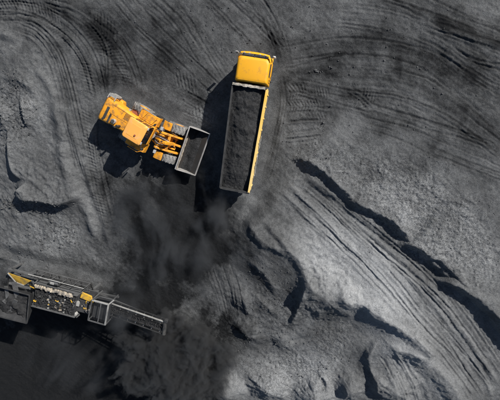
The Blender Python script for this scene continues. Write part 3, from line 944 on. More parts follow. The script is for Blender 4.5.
    for hx_, hy_, hh in ((-1.3, 0.1, 0.30), (-3.1, -0.1, 0.38), (-5.0, 0.05, 0.34), (-6.6, 0.0, 0.22)):
        Zg = np.maximum(Zg, 2.34 + hh * 1.3 - 0.42 * np.hypot(A - hx_, Yg - hy_) + (fbm(A * 3, Yg * 3, 4, 409) - 0.5) * 0.16)
    Zg -= 0.25 * sstep(-6.4, -7.7, A)
    Zg -= 0.10 * sstep(-0.6, 0, A)
    vs = list(zip(A.ravel().tolist(), Yg.ravel().tolist(), Zg.ravel().tolist()))
    fs = [(i * ny + j, i * ny + j + 1, (i + 1) * ny + j + 1, (i + 1) * ny + j) for i in range(nx - 1) for j in range(ny - 1)]
    # closed below, on the box floor
    nb = len(vs)
    rim = [i * ny for i in range(nx)] + [(nx - 1) * ny + j for j in range(1, ny)] + [i * ny + ny - 1 for i in range(nx - 2, -1, -1)] + [j for j in range(ny - 2, 0, -1)]
    vs += [(vs[i][0], vs[i][1], 1.31) for i in rim]
    m_ = len(rim)
    fs += [(rim[i], rim[(i + 1) % m_], nb + (i + 1) % m_, nb + i) for i in range(m_)]
    fs.append(tuple(nb + i for i in range(m_)))
    o = MB().add(vs, fs).build('coal_load', 'coal_load', None)
    o.location = (*TRUCK_AT, 0.0); o.rotation_euler = (0, 0, TRUCK_YAW)
    o['label'] = 'heaped black coal filling the open box of the truck'; o['category'] = 'coal'


build_truck()


# ------------------------------------------------------------------ wheel loader
def build_loader():
    T = thing('wheel_loader', 'orange-yellow wheel loader with raised open bucket beside the truck', 'loader', (*LOADER_AT, 0.0), 0.0)
    MR = Matrix.Rotation(LOADER_YAW, 4, 'Z')
    MF = Matrix.Rotation(LOADER_FRONT, 4, 'Z')
    Y = 'loader_yellow'
    R_, W_ = 0.84, 0.66
    for s in (-1, 1):
        wheel(T, -1.72, s * 1.24, R_, W_, s, 'loader_yellow', 'loader_rubber', 18, MR, 0.5)
        wheel(T, 1.72, s * 1.24, R_, W_, s, 'loader_yellow', 'loader_rubber', 18, MF, 0.5)
    for x, M_ in ((-1.72, MR), (1.72, MF)):
        MB(M_).tube([(x, -1.0, R_), (x, 1.0, R_)], 0.2, 14).build('axle', 'frame_black', T)
    # rear frame, counterweight
    MB(MR).box(-3.7, -0.15, -0.55, 0.55, 0.62, 1.25).build('rear_frame', Y, T, 0.03)
    MB(MR).prism([(-4.42, -0.95), (-4.42, 0.95), (-4.25, 1.08), (-3.35, 1.08), (-3.2, 0.8), (-3.2, -0.8), (-3.35, -1.08), (-4.25, -1.08)], 'z', 0.62, 1.30).build('counterweight', Y, T, 0.05)
    # hood: tapers towards the cab, rounded rear
    k = MB(MR)
    def ring(z, i, xr_, xf_):
        pts = [(xr_ + .12, -0.98 + i), (xf_, -0.80 + i), (xf_, 0.80 - i), (xr_ + .12, 0.98 - i), (xr_ + .02, 0.88 - i), (xr_, 0.5 - i), (xr_, -0.5 + i), (xr_ + .02, -0.88 + i)]
        return [(x, y, z) for x, y in pts]
    k.loft([ring(1.25, 0.0, -4.30, -1.42), ring(1.9, 0.0, -4.27, -1.42), ring(2.22, 0.05, -4.20, -1.42), ring(2.33, 0.16, -4.08, -1.42)])
    hood = k.build('hood', Y, T, 0.03)
    # louvres, openings and stacks on the hood
    MB(MR).box(-3.82, -3.60, -0.66, 0.34, 2.325, 2.342).build('vent_slot', 'frame_black', hood)
    MB(MR).box(-3.86, -3.66, -0.80, -0.66, 2.31, 2.345).build('vent_slot', 'frame_black', hood, 0.01)
    MB(MR).box(-3.40, -3.24, -0.78, -0.06, 2.325, 2.342).build('vent_slot', 'frame_black', hood)
    for i in range(6):
        x = -2.30 + i * 0.09
        MB(MR).box(x, x + 0.045, 0.15, 0.62, 2.325, 2.345).build('louvre', 'frame_black', hood)
    k = MB(MR).tube([(-2.86, -0.42, 2.25), (-2.86, -0.42, 2.56)], 0.19, 18); k.build('air_cleaner', 'worn_steel', hood, 0.02)
    MB(MR).tube([(-2.86, -0.42, 2.55), (-2.86, -0.42, 2.66)], 0.12, 16).build('rain_cap', 'frame_black', hood)
    MB(MR).tube([(-2.30, -0.52, 2.25), (-2.30, -0.52, 2.75), (-2.36, -0.52, 2.86)], 0.09, 14).build('exhaust_stack', 'frame_black', hood)
    MB(MR).box(-3.15, -2.55, -0.86, -0.62, 2.28, 2.31).build('service_flap', 'frame_black', hood, 0.01)
    MB(MR).box(-1.9, -1.5, -0.5, 0.5, 2.325, 2.36).build('hood_lid', Y, hood, 0.015)
    # bonnet seams
    for y in (-0.02, 0.66):
        MB(MR).box(-3.5, -1.5, y - 0.01, y + 0.01, 2.328, 2.338).build('panel_seam', 'frame_black', hood)
    # ladder and rear handrail on the left rear corner
    ld = MB(MR)
    for x in (-4.15, -3.55):
        ld.tube([(x, 1.02, 1.2), (x, 1.26, 1.35), (x, 1.26, 2.25), (x, 0.92, 2.30)], 0.035, 8)
    lad = ld.build('ladder', 'worn_steel', T)
    for z in (1.35, 1.65, 1.95, 2.25):
        MB(MR).box(-4.15, -3.55, 1.12, 1.34, z - 0.02, z + 0.025).build('rung', 'plant_light', lad, 0.005)
    # grille at the rear
    g = MB(MR).box(-4.335, -4.28, -0.7, 0.7, 1.35, 2.0).build('rear_grille', 'frame_black', T)
    for i in range(6):
        z = 1.42 + i * 0.1
        MB(MR).box(-4.355, -4.33, -0.66, 0.66, z, z + 0.035).build('slat', Y, g)
    for s in (-1, 1):
        MB(MR).box(-4.36, -4.29, s * 0.82 - 0.08, s * 0.82 + 0.08, 1.62, 1.82).build('tail_lamp', 'red_brown', T, 0.01)
    # rear fenders and side platforms
    for s in (-1, 1):
        k = MB(MR)
        prof = [(-1.55, 1.80), (-1.30, 1.86), (-0.35, 1.86), (0.05, 1.62), (0.12, 1.20), (0.06, 1.20), (0.0, 1.56), (-0.38, 1.79), (-1.30, 1.79), (-1.55, 1.73)]
        k.prism(prof, 'y', s * 0.80, s * 1.56)
        fd = k.build('rear_fender', Y, T, 0.015)
        MB(MR).box(-1.25, -0.55, s * 0.95, s * 1.45, 1.862, 1.875).build('tread_plate', 'loader_yellow', fd, 0.003)
        # pale outer lip
        MB(MR).box(-1.5, -0.35, s * 1.56, s * 1.585, 1.72, 1.88).build('fender_lip', 'worn_steel', fd, 0.008)
        st = MB(MR).tube([(-0.1, s * 1.5, 1.85), (-0.1, s * 1.5, 2.6), (-0.95, s * 1.5, 2.6), (-0.95, s * 1.5, 1.86)], 0.024, 8).build('handrail', Y, T)
        for z in (0.55, 0.9, 1.25):
            MB(MR).box(-0.45, 0.05, s * 1.25, s * 1.6, z, z + 0.04).build('step', 'frame_black', T, 0.005)
    # clutter between hood and left fender: tank cap, hoses, battery
    MB(MR).box(-2.15, -1.62, 0.84, 1.14, 1.70, 1.83).build('battery_box', 'red_brown', T, 0.02)
    MB(MR).tube([(-2.32, 0.92, 1.72), (-2.32, 0.92, 1.92)], 0.09, 14).build('filler_cap', 'worn_steel', T)
    MB(MR).tube([(-2.5, 0.86, 1.6), (-2.2, 1.15, 1.9), (-1.75, 1.2, 1.88), (-1.6, 1.0, 1.86)], 0.03, 8).build('hose', 'hose_black', T)
    # cab
    k = MB(MR)
    k.loft([rrect(-1.40, 0.02, 0.72, 0.08, 1.55), rrect(-1.42, 0.10, 0.74, 0.08, 2.1), rrect(-1.42, 0.06, 0.74, 0.08, 2.45), rrect(-1.36, -0.10, 0.70, 0.08, 3.18)])
    cab = k.build('cab', 'glass_dark', T)
    for x, xt in ((-1.40, -1.34), (-0.72, -0.72), (0.08, -0.12)):
        for s in (-1, 1):
            MB(MR).bar((x, s * 0.73, 1.6), (xt, s * 0.70, 3.2), 0.08, 0.09).build('pillar', Y, cab, 0.01)
    MB(MR).box(-1.44, 0.13, -0.76, 0.76, 1.5, 1.98).build('cab_base', Y, cab, 0.03)
    k = MB(MR)
    k.loft([rrect(-1.50, 0.02, 0.80, 0.14, 3.18), rrect(-1.52, 0.05, 0.82, 0.15, 3.27), rrect(-1.46, -0.02, 0.77, 0.16, 3.35), rrect(-1.3, -0.2, 0.62, 0.18, 3.375)])
    roof = k.build('roof', 'loader_roof', T)
    MB(MR).tube([(-0.55, -0.25, 3.36), (-0.55, -0.25, 3.46)], 0.07, 12).build('beacon', 'red_brown', roof)
    MB(MR).box(-1.2, -0.35, -0.48, 0.48, 3.372, 3.388).build('roof_panel', 'loader_roof', roof, 0.01)
    for s in (-1, 1):
        for x in (0.0, -1.48):
            MB(MR).box(x - 0.06, x + 0.09, s * 0.62 - 0.1, s * 0.62 + 0.1, 3.0, 3.16).build('work_lamp', 'lamp_glass', cab, 0.02)
        mm = MB(MR).tube([(0.02, s * 0.74, 2.9), (0.18, s * 1.05, 2.92), (0.18, s * 1.08, 2.8)], 0.02, 6).build('mirror_arm', 'frame_black', T)
        MB(MR).box(0.14, 0.22, s * 1.0, s * 1.18, 2.45, 2.82).build('mirror', 'frame_black', mm, 0.02)
    # articulation joint and steering rams
    MB(MR).tube([(0, 0, 0.55), (0, 0, 1.35)], 0.2, 16).build('pivot_pin', 'worn_steel', T)
    for s in (-1, 1):
        a = MR @ Vector((-0.9, s * 0.5, 0.95)); c = MF @ Vector((0.7, s * 0.45, 0.95))
        cy = MB().tube([a, a.lerp(c, 0.6)], 0.07, 10).build('steering_cylinder', Y, T)
        MB().tube([a.lerp(c, 0.55), c], 0.035, 10).build('rod', 'chrome', cy)
    # front frame
    k = MB(MF)
    k.prism([(0.12, 0.65), (1.95, 0.65), (2.05, 1.15), (1.55, 1.35), (1.05, 2.05), (0.65, 2.05), (0.35, 1.4), (0.12, 1.25)], 'y', -0.48, -0.36)
    k.prism([(0.12, 0.65), (1.95, 0.65), (2.05, 1.15), (1.55, 1.35), (1.05, 2.05), (0.65, 2.05), (0.35, 1.4), (0.12, 1.25)], 'y', 0.36, 0.48)
    k.box(0.2, 1.9, -0.36, 0.36, 0.66, 1.0)
    k.box(0.7, 1.0, -0.36, 0.36, 1.45, 1.6)
    k.build('front_frame', Y, T, 0.02)
    for s in (-1, 1):
        k = MB(MF)
        k.prism([(0.62, 1.30), (0.70, 1.72), (0.92, 1.84), (1.42, 1.84), (1.42, 1.78), (0.95, 1.78), (0.75, 1.68), (0.68, 1.30)], 'y', s * 0.92, s * 1.55)
        k.build('front_fender', Y, T, 0.015)
        ml = MB(MF).tube([(0.85, s * 0.95, 1.84), (0.85, s * 0.95, 2.25)], 0.03, 8).build('lamp_post', 'frame_black', T)
        MB(MF).box(0.78, 0.98, s * 0.95 - 0.13, s * 0.95 + 0.13, 2.22, 2.42).build('headlight', 'lamp_glass', ml, 0.02)
    # lift arms, cylinders, bell crank
    for s in (-1, 1):
        k = MB(MF)
        arm = [(0.62, 2.08), (0.75, 2.16), (1.5, 1.95), (2.25, 1.45), (2.58, 1.02), (2.56, 0.80), (2.44, 0.78), (2.1, 1.15), (1.45, 1.62), (0.75, 1.86), (0.62, 1.94)]
        k.prism(arm, 'y', s * 0.56, s * 0.70)
        ar = k.build('lift_arm', Y, T, 0.015)
        MB(MF).tube([(0.8, s * 0.50, 2.0), (0.8, s * 0.76, 2.0)], 0.1, 12).build('pin', 'worn_steel', ar)
        cy = MB(MF).tube([(0.75, s * 0.82, 1.05), (1.55, s * 0.82, 1.5)], 0.085, 12).build('lift_cylinder', 'frame_black', T)
        MB(MF).tube([(1.5, s * 0.82, 1.47), (2.0, s * 0.76, 1.62)], 0.045, 10).build('rod', 'chrome', cy)
        hp = [(0.5, s * 0.28, 1.9), (0.85, s * 0.34, 2.2), (1.25, s * 0.30, 2.12), (1.6, s * 0.22, 1.98)]
        MB(MF).tube([tuple(p) for p in hp], 0.028, 8).build('hose', 'hose_black', T)
        MB(MF).tube([(x + 0.05, y - 0.09 * s, z + 0.04) for x, y, z in hp], 0.022, 8).build('hose', 'worn_steel', T)
    MB(MF).box(1.42, 1.62, -0.56, 0.56, 1.66, 1.90).build('cross_tube', Y, T, 0.04)
    MB(MF).prism([(1.25, 2.45), (1.55, 2.50), (1.75, 1.95), (1.95, 1.35), (1.78, 1.28), (1.50, 1.80)], 'y', -0.12, 0.12).build('bell_crank', Y, T, 0.03)
    cy = MB(MF).tube([(0.55, 0, 1.80), (1.05, 0, 2.22)], 0.11, 14).build('tilt_cylinder', Y, T)
    MB(MF).tube([(1.02, 0, 2.2), (1.34, 0, 2.42)], 0.055, 12).build('rod', 'chrome', cy)
    MB(MF).bar((1.86, 0, 1.34), (2.66, 0, 1.22), 0.16, 0.14).build('tilt_link', Y, T, 0.02)
    MB(MF).box(0.38, 0.62, -0.30, 0.18, 1.45, 1.68).build('valve_block', 'worn_steel', T, 0.02)
    for i in range(5):
        y = -0.26 + i * 0.1
        MB(MF).tube([(0.5, y, 1.66), (0.62, y * 1.3, 1.9 + 0.04 * (i % 2)), (0.95, y * 1.5, 1.78), (1.2, y * 1.1, 1.58)], 0.022, 6).build('hose', 'hose_black' if i % 2 else 'worn_steel', T)
    # bucket: side profile in x,z
    HW = 1.78
    outer = [(2.66, 1.60), (2.56, 1.20), (2.60, 0.82), (2.78, 0.50), (3.08, 0.34), (4.28, 0.86)]
    inner = [(2.74, 1.58), (2.65, 1.19), (2.68, 0.86), (2.84, 0.57), (3.10, 0.43), (4.26, 0.91)]
    k = MB(MF); n = len(outer)
    vs = []
    for y in (-HW, HW):
        vs += [(x, y, z) for x, z in outer] + [(x, y, z) for x, z in inner]
    fs = []
    for i in range(n - 1):
        fs.append((i, i + 1, 2 * n + i + 1, 2 * n + i))
        fs.append((n + i, 3 * n + i, 3 * n + i + 1, n + i + 1))
        fs.append((i, n + i, n + i + 1, i + 1)); fs.append((2 * n + i, 2 * n + i + 1, 3 * n + i + 1, 3 * n + i))
    fs.append((0, 2 * n, 3 * n, n)); fs.append((n - 1, 2 * n - 1, 4 * n - 1, 3 * n - 1))
    k.add(vs, fs)
    bk = k.build('bucket', 'bucket_inside', T)
    side = [(2.66, 1.60), (2.56, 1.20), (2.60, 0.82), (2.78, 0.50), (3.08, 0.34), (4.30, 0.86), (4.24, 1.05), (3.6, 1.20), (2.95, 1.62)]
    for s in (-1, 1):
        MB(MF).prism(side, 'y', s * HW, s * (HW + 0.04)).build('side_plate', 'worn_steel', bk, 0.01)
        MB(MF).bar((2.80, s * (HW + 0.02), 1.63), (3.6, s * (HW + 0.02), 1.22), 0.045, 0.05).build('wear_strip', 'worn_steel', bk)
        MB(MF).bar((3.6, s * (HW + 0.02), 1.22), (4.28, s * (HW + 0.02), 1.05), 0.045, 0.05).build('wear_strip', 'worn_steel', bk)
        # hinge ears
        MB(MF).prism([(2.45, 0.55), (2.75, 0.5), (2.66, 1.0), (2.45, 0.9)], 'y', s * 0.48, s * 0.56).build('hinge_ear', Y, bk, 0.01)
    MB(MF).bar((4.25, -HW - 0.06, 0.885), (4.25, HW + 0.06, 0.885), 0.11, 0.05, up=(-0.42, 0, 1)).build('cutting_edge', 'worn_steel', bk, 0.008)
    MB(MF).box(2.65, 2.74, -HW - 0.03, HW + 0.03, 1.57, 1.65).build('top_lip', 'worn_steel', bk, 0.015)
    k = MB(MF); nn = 30; vs = []
    for i in range(nn + 1):
        for j in range(9):
            y = -HW + 0.02 + (2 * HW - 0.04) * i / nn; x = 2.80 + 0.95 * j / 8
            z0 = 0.57 if x < 2.84 else (0.57 - (x - 2.84) * 0.538 if x < 3.10 else 0.43 + (x - 3.10) * 0.414)
            b0 = 0.16 * math.sin(PI * j / 8) * float(fbm(np.array([y * 1.1]), np.array([x * 2.0]), 3, 700)[0] * 1.9 - 0.35) + (float(fbm(np.array([y * 7]), np.array([x * 7]), 2, 705)[0]) - 0.5) * 0.07
            vs.append((x, y, z0 + 0.005 + max(-0.02, b0)))
    k.add(vs, [(i * 9 + j, i * 9 + j + 1, (i + 1) * 9 + j + 1, (i + 1) * 9 + j) for i in range(nn) for j in range(8)])
    o = k.build('coal_residue', 'coal_load', None)
    o.location = T.location; o['label'] = 'thin black coal left in the bottom of the loader bucket'; o['category'] = 'coal'
    # pale dust caked on the inner back
    k = MB(MF); vs = []; nn = 26
    for i in range(nn + 1):
        y = -HW + 0.03 + (HW * 1.45) * i / nn
        j = vnoise(np.array([i * 0.6]), np.array([1.0]), 31)[0]
        vs += [(2.755, y, 1.57), (2.80 + 0.05 * j, y, 1.40), (2.725, y, 1.05 + 0.15 * j), (2.672, y, 1.12)]
    fs = [(3, 2, 1, 0), (nn * 4, nn * 4 + 1, nn * 4 + 2, nn * 4 + 3)]
    for i in range(nn):
        for j in range(4):
            a = i * 4 + j; b_ = i * 4 + (j + 1) % 4
            fs.append((a, b_, b_ + 4, a + 4))
    k.add(vs, fs); k.build('caked_dust', 'cream_dust', bk)


build_loader()


# ------------------------------------------------------------------ tracked screening plant, lower left
def build_plant():
    T = thing('screening_plant', 'dusty grey tracked screening plant with conveyor at the pit edge', 'machine', (PLANT_AT.x, PLANT_AT.y, 0.0), PLANT_YAW)
    Mi = (Matrix.Translation((PLANT_AT.x, PLANT_AT.y, 0)) @ Matrix.Rotation(PLANT_YAW, 4, 'Z')).inverted()

    def at(u, v, z):
        return Mi @ px(u, v, z)
    # crawler tracks
    for s in (-1, 1):
        k = MB(); P = []
        for i in range(13):
            a = math.radians(90 + 180 * i / 12); P.append((-2.2 + 0.42 * math.cos(a), 0.44 + 0.42 * math.sin(a)))
        for i in range(13):
            a = math.radians(-90 + 180 * i / 12); P.append((1.6 + 0.42 * math.cos(a), 0.44 + 0.42 * math.sin(a)))
        k.prism(P, 'y', s * 0.62 - 0.22, s * 0.62 + 0.22)
        tr = k.build('crawler_track', 'frame_black', T)
        for i in range(20):
            x = -2.2 + i * 0.2
            MB().box(x, x + 0.12, s * 0.62 - 0.24, s * 0.62 + 0.24, 0.855, 0.89).build('track_shoe', 'plant_dark', tr)
    # main beams
    for s in (-1, 1):
        MB().box(-5.6, 3.0, s * 0.72 - 0.09, s * 0.72 + 0.09, 0.95, 1.30).build('main_beam', 'plant_grey', T, 0.02)
    for x in (-4.6, -2.6, -0.6, 1.4, 2.7):
        MB().box(x - 0.1, x + 0.1, -0.63, 0.63, 1.0, 1.22).build('cross_beam', 'plant_grey', T)
    for x in (-5.2, 2.6):
        for s in (-1, 1):
            lg = MB().box(x - 0.09, x + 0.09, s * 0.95 - 0.09, s * 0.95 + 0.09, 0.04, 1.2).build('leg', 'plant_grey', T, 0.01)
            MB().box(x - 0.22, x + 0.22, s * 0.95 - 0.22, s * 0.95 + 0.22, -0.02, 0.05).build('foot_plate', 'plant_grey', lg)
    # screen box with deck, clamp rows and side plates
    zt = 2.9
    c0, c1 = at(33, 297, zt), at(74, 306, zt)
    x0, x1 = c0.x, c1.x
    yc = (c0.y + c1.y) / 2
    hw = 1.0
    sb = MB().box(x0, x1, yc - hw, yc + hw, 1.45, 2.65).build('screen_box', 'plant_dark', T, 0.03)
    for s in (-1, 1):
        MB().box(x0 - 0.15, x1 + 0.15, yc + s * (hw + 0.03) - 0.03, yc + s * (hw + 0.03) + 0.03, 1.35, 2.88).build('side_plate', 'plant_grey', sb, 0.01)
    # deck grid: wires both ways over the dark deck
    k = MB()
    n = 34
    for i in range(n):
        x = x0 + (x1 - x0) * (i + 0.5) / n
        k.box(x - 0.018, x + 0.018, yc - hw + 0.03, yc + hw - 0.03, 2.65, 2.70)
    for i in range(14):
        y = yc - hw + 2 * hw * (i + 0.5) / 14
        k.box(x0 + 0.02, x1 - 0.02, y - 0.015, y + 0.015, 2.69, 2.72)
    o = k.build('deck_mesh', 'plant_dark', sb); o['kind'] = 'stuff'
    # pale dusty beam along the far side and lumps of pale dust on it
    k = MB(); vs = []; nn = 44
    xa, xb = x0 + 0.1, x1 - 0.25
    for i in range(nn + 1):
        x = xa + (xb - xa) * i / nn
        j = vnoise(np.array([i * 1.1]), np.array([2.0]), 51)[0]; j2 = vnoise(np.array([i * 0.9]), np.array([5.0]), 53)[0]
        w0 = 0.04 + 0.26 * j * j; w1 = 0.04 + 0.34 * j2 * j2
        vs += [(x, yc + hw - w0 - 0.1, 2.80), (x, yc + hw - 0.5 * w0, 2.98 + 0.10 * j), (x, yc + hw + 0.5 * w1, 2.97 + 0.1 * j2), (x, yc + hw + w1, 2.80)]
    fs = [(3, 2, 1, 0), (nn * 4, nn * 4 + 1, nn * 4 + 2, nn * 4 + 3)]
    for i in range(nn):
        for j in range(4):
            a = i * 4 + j; b_ = i * 4 + (j + 1) % 4
            fs.append((a, b_, b_ + 4, a + 4))
    k.add(vs, fs); k.build('dusty_beam', 'cream_dust', T)
    MB().tube([(xa - 0.3, yc + hw + 0.35, 2.95), (xb + 0.2, yc + hw + 0.35, 2.95)], 0.05, 8).build('rail_pipe', 'plant_grey', T)
    # rows of pale clamps across the deck
    for xr_ in (at(48, 302, zt).x, at(64, 304, zt).x):
        for i in range(6):
            y = yc - hw + 0.15 + i * 0.30
            j = random.uniform(-0.04, 0.04)
            MB().box(xr_ - 0.06 + j, xr_ + 0.06 + j, y - 0.05, y + 0.05, 2.70, 2.82).build('clamp', 'plant_light', sb, 0.012)
    # motor and bearing caps
    p = at(52, 286, 2.9)
    mt = MB().tube([(p.x - 0.35, p.y + 0.25, 2.7), (p.x + 0.45, p.y + 0.25, 2.7)], 0.20, 16).build('motor', 'plant_grey', T)
    MB().box(p.x - 0.38, p.x + 0.48, p.y + 0.07, p.y + 0.43, 2.42, 2.5).build('motor_base', 'plant_dark', mt)
    MB().box(p.x - 0.2, p.x + 0.15, p.y + 0.15, p.y + 0.35, 2.88, 2.94).build('terminal_box', 'plant_light', mt, 0.01)
    # engine housing behind the screen
    e0, e1 = at(74, 300, 2.5), at(90, 306, 2.5)
    eh = MB().box(e0.x + 0.1, e1.x, e0.y - 1.1, e0.y + 0.6, 1.30, 2.35).build('engine_housing', 'plant_dark', T, 0.04)
    q = at(77, 304, 2.5)
    MB().box(q.x - 0.25, q.x + 0.2, q.y - 0.18, q.y + 0.25, 2.35, 2.56).build('control_box', 'plant_light', eh, 0.02)
    q = at(75, 314, 2.5)
    MB().tube([(q.x, q.y, 2.3), (q.x, q.y, 2.62)], 0.19, 16).build('air_filter', 'plant_light', eh, 0.03)
    MB().tube([(q.x + 0.3, q.y - 0.1, 2.3), (q.x + 0.3, q.y - 0.1, 2.75)], 0.06, 10).build('exhaust_pipe', 'plant_grey', eh)
    q = at(87, 297, 2.5)
    k = MB().prism([(q.x - 0.62, q.y - 0.25), (q.x + 0.6, q.y - 0.42), (q.x + 0.35, q.y + 0.15), (q.x - 0.5, q.y + 0.3)], 'z', 2.35, 2.50)
    k.build('guard', 'plant_yellow', eh, 0.02)
    # feed hopper with folded plates and a yellow wing
    h0 = at(2, 304, 3.2); h1 = at(30, 306, 3.2)
    hx0, hx1 = h0.x - 1.6, h1.x - 0.15
    hy = (h0.y + h1.y) / 2
    hp = MB()
    A = [(hx0, hy - 1.5, 3.3), (hx1, hy - 1.5, 3.2), (hx1, hy + 1.25, 3.2), (hx0, hy + 1.35, 3.3)]
    B = [(hx0 + 0.9, hy - 0.5, 1.7), (hx1 - 0.5, hy - 0.5, 1.7), (hx1 - 0.5, hy + 0.5, 1.7), (hx0 + 0.9, hy + 0.5, 1.7)]
    t = 0.05
    def plate(a, b_, c, d):
        a, b_, c, d = map(Vector, (a, b_, c, d)); nrm = (b_ - a).cross(d - a).normalized() * t
        return [a, b_, c, d, a - nrm, b_ - nrm, c - nrm, d - nrm], [(0, 1, 2, 3), (7, 6, 5, 4), (0, 4, 5, 1), (1, 5, 6, 2), (2, 6, 7, 3), (3, 7, 4, 0)]
    hopper = MB().box(hx0 + 0.8, hx1 - 0.4, hy - 0.55, hy + 0.55, 1.3, 1.72).build('feed_hopper', 'plant_dark', T)
    for i in range(4):
        j = (i + 1) % 4
        MB().add(*plate(A[i], A[j], B[j], B[i])).build('hopper_plate', 'plant_dark', hopper)
        a, b_ = Vector(A[i]), Vector(A[j])
        MB().bar(a, b_, 0.07, 0.08).build('hopper_rim', 'plant_dark', hopper, 0.01)
    # coal heaped in the hopper: a thing of its own
    k = MB(); n = 28
    gx = np.linspace(0.04, 0.96, n); GA, GB = np.meshgrid(gx, gx, indexing='ij')
    X_ = hx0 + 0.25 + (hx1 - hx0 - 0.45) * GA; Y_ = hy - 1.42 + 2.55 * GB
    Z_ = 2.72 + 0.35 * np.sin(PI * GA) * np.sin(PI * GB) + (fbm(X_ * 2.0, Y_ * 2.0, 4, 500) - 0.5) * 0.5
    vs = list(zip(X_.ravel().tolist(), Y_.ravel().tolist(), Z_.ravel().tolist()))
    fs = [(i * n + j, i * n + j + 1, (i + 1) * n + j + 1, (i + 1) * n + j) for i in range(n - 1) for j in range(n - 1)]
    rim = [i * n for i in range(n)] + [(n - 1) * n + j for j in range(1, n)] + [i * n + n - 1 for i in range(n - 2, -1, -1)] + [j for j in range(n - 2, 0, -1)]
    nb = len(vs); m_ = len(rim)
    cx_, cy_ = (hx0 + hx1) / 2, hy - 0.1
    vs += [(cx_ + (vs[i][0] - cx_) * 0.45, cy_ + (vs[i][1] - cy_) * 0.45, 1.74) for i in rim]
    fs += [(rim[i], rim[(i + 1) % m_], nb + (i + 1) % m_, nb + i) for i in range(m_)] + [tuple(nb + i for i in range(m_))]
    hc = k.add(vs, fs).build('coal_heap', 'coal_load', None)
    hc.location = T.location; hc.rotation_euler = T.rotation_euler
    hc['label'] = 'black coal heaped in the feed hopper of the screening plant'; hc['category'] = 'coal'
    # ribs and folded plates lying in the hopper mouth
    for (u, v, du, dv, w) in ((6, 286, 4, 30, 0.30), (14, 282, 5, 22, 0.42), (16, 300, -8, 16, 0.36), (3, 300, 12, 10, 0.28)):
        a = at(u, v, 3.05); c = at(u + du, v + dv, 2.7)
        MB().bar(a, c, w, 0.05, up=(0.25, 0.2, 1)).build('baffle', 'plant_grey', hopper, 0.01)
    w0, w1, w2, w3 = at(8, 273, 3.2), at(31, 281, 3.3), at(24, 285, 3.0), at(16, 282, 2.9)
    nrm = Vector((0, 0, -0.06))
    wing = MB().add([w0, w1, w2, w3, w0 + nrm, w1 + nrm, w2 + nrm, w3 + nrm], [(0, 1, 2, 3), (7, 6, 5, 4), (0, 4, 5, 1), (1, 5, 6, 2), (2, 6, 7, 3), (3, 7, 4, 0)]).build('hopper_wing', 'plant_yellow', T)
    MB().bar(w0 + Vector((0, 0, .03)), w3 + Vector((0, 0, .03)), 0.07, 0.06).build('wing_edge', 'plant_light', wing)
    MB().bar(w3 + Vector((0, 0, .03)), w2 + Vector((0, 0, .03)), 0.06, 0.06).build('wing_edge', 'plant_light', wing)
    for (p_, q_) in ((w1, hx1), (w0, hx0 + 0.9)):
        MB().bar((p_.x, p_.y, p_.z - 0.06), (q_, hy + 0.5, 1.72), 0.10, 0.10).build('wing_brace', 'plant_grey', wing)
    # pipes and fittings between hopper and screen (yellowish, dusty)
    for i in range(7):
        u = 33 + random.uniform(-3, 6); v = 284 + random.uniform(-6, 6)
        a = at(u, v, 2.8); c = at(u + random.uniform(-6, 6), v + random.uniform(-6, 6), 2.3)
        MB().tube([a, (a + c) / 2 + Vector((0, 0, 0.1)), c], random.uniform(0.03, 0.06), 8).build('pipe', random.choice(['plant_yellow', 'plant_grey', 'plant_dark']), T)
    # small fittings bolted over the deck and housing: brackets, pipe ends, plates
    for i in range(46):
        a = Vector((random.uniform(x0, x1 + 0.2), yc + random.uniform(-0.85, 0.85) * hw, random.uniform(2.70, 2.85)))
        if i > 34:
            a = Vector((random.uniform(x1 + 0.2, e1.x - 0.1), e0.y + random.uniform(-0.9, 0.4), random.uniform(2.36, 2.5)))
        u = v = z_ = 0; r1, r2 = random.uniform(-0.45, 0.45), random.uniform(-0.45, 0.45)
        mat = random.choice(['plant_grey', 'plant_dark', 'plant_dark', 'plant_grey', 'plant_yellow', 'cream_dust', 'plant_grey'])
        r1, r2 = r1 * 0.6, r2 * 0.6
        if i % 2:
            MB().tube([a, a + Vector((r1, r2, 0.08)), a + Vector((r1 * 1.6, r2 * 1.2, -0.25))], random.uniform(0.025, 0.05), 7).build('pipe', mat, T)
        else:
            Mx = Matrix.Translation(a) @ Matrix.Rotation(random.uniform(-0.5, 0.5), 4, 'Z') @ Matrix.Rotation(random.uniform(-0.3, 0.3), 4, 'X')
            MB().box(-abs(r1) * 0.5 - 0.05, abs(r1) * 0.5 + 0.05, -0.06, 0.06, -0.12, 0.05, Mx).build('bracket', mat, T, 0.01)
    MB().box(x0 - 0.5, x0 + 0.1, yc - 0.8, yc + 0.9, 1.3, 2.3).build('transfer_chute', 'plant_dark', T, 0.03)
    # side walkway with a handrail on the far side, grating of single slats
    wy0, wy1 = yc + hw + 0.12, yc + hw + 0.95
    wk = MB().box(x0 - 0.6, x1 + 0.7, wy0 - 0.04, wy0 + 0.02, 1.80, 1.95).build('walkway', 'plant_grey', T)
    MB().box(x0 - 0.6, x1 + 0.7, wy1 - 0.03, wy1 + 0.03, 1.80, 1.95).build('walkway_edge', 'plant_grey', wk)
    ns = int((x1 - x0 + 1.3) / 0.14)
    for i in range(ns):
        x = x0 - 0.55 + i * 0.14
        MB().box(x, x + 0.07, wy0 + 0.02, wy1 - 0.03, 1.90, 1.935).build('slat', 'plant_grey' if (i * 7) % 5 else 'plant_dark', wk)
    hr = MB().tube([(x0 - 0.6, wy1, 2.95), (x1 + 0.7, wy1, 2.95)], 0.035, 8).build('handrail', 'plant_light', T)
    MB().tube([(x0 - 0.6, wy1, 2.45), (x1 + 0.7, wy1, 2.45)], 0.022, 8).build('mid_rail', 'plant_grey', hr)
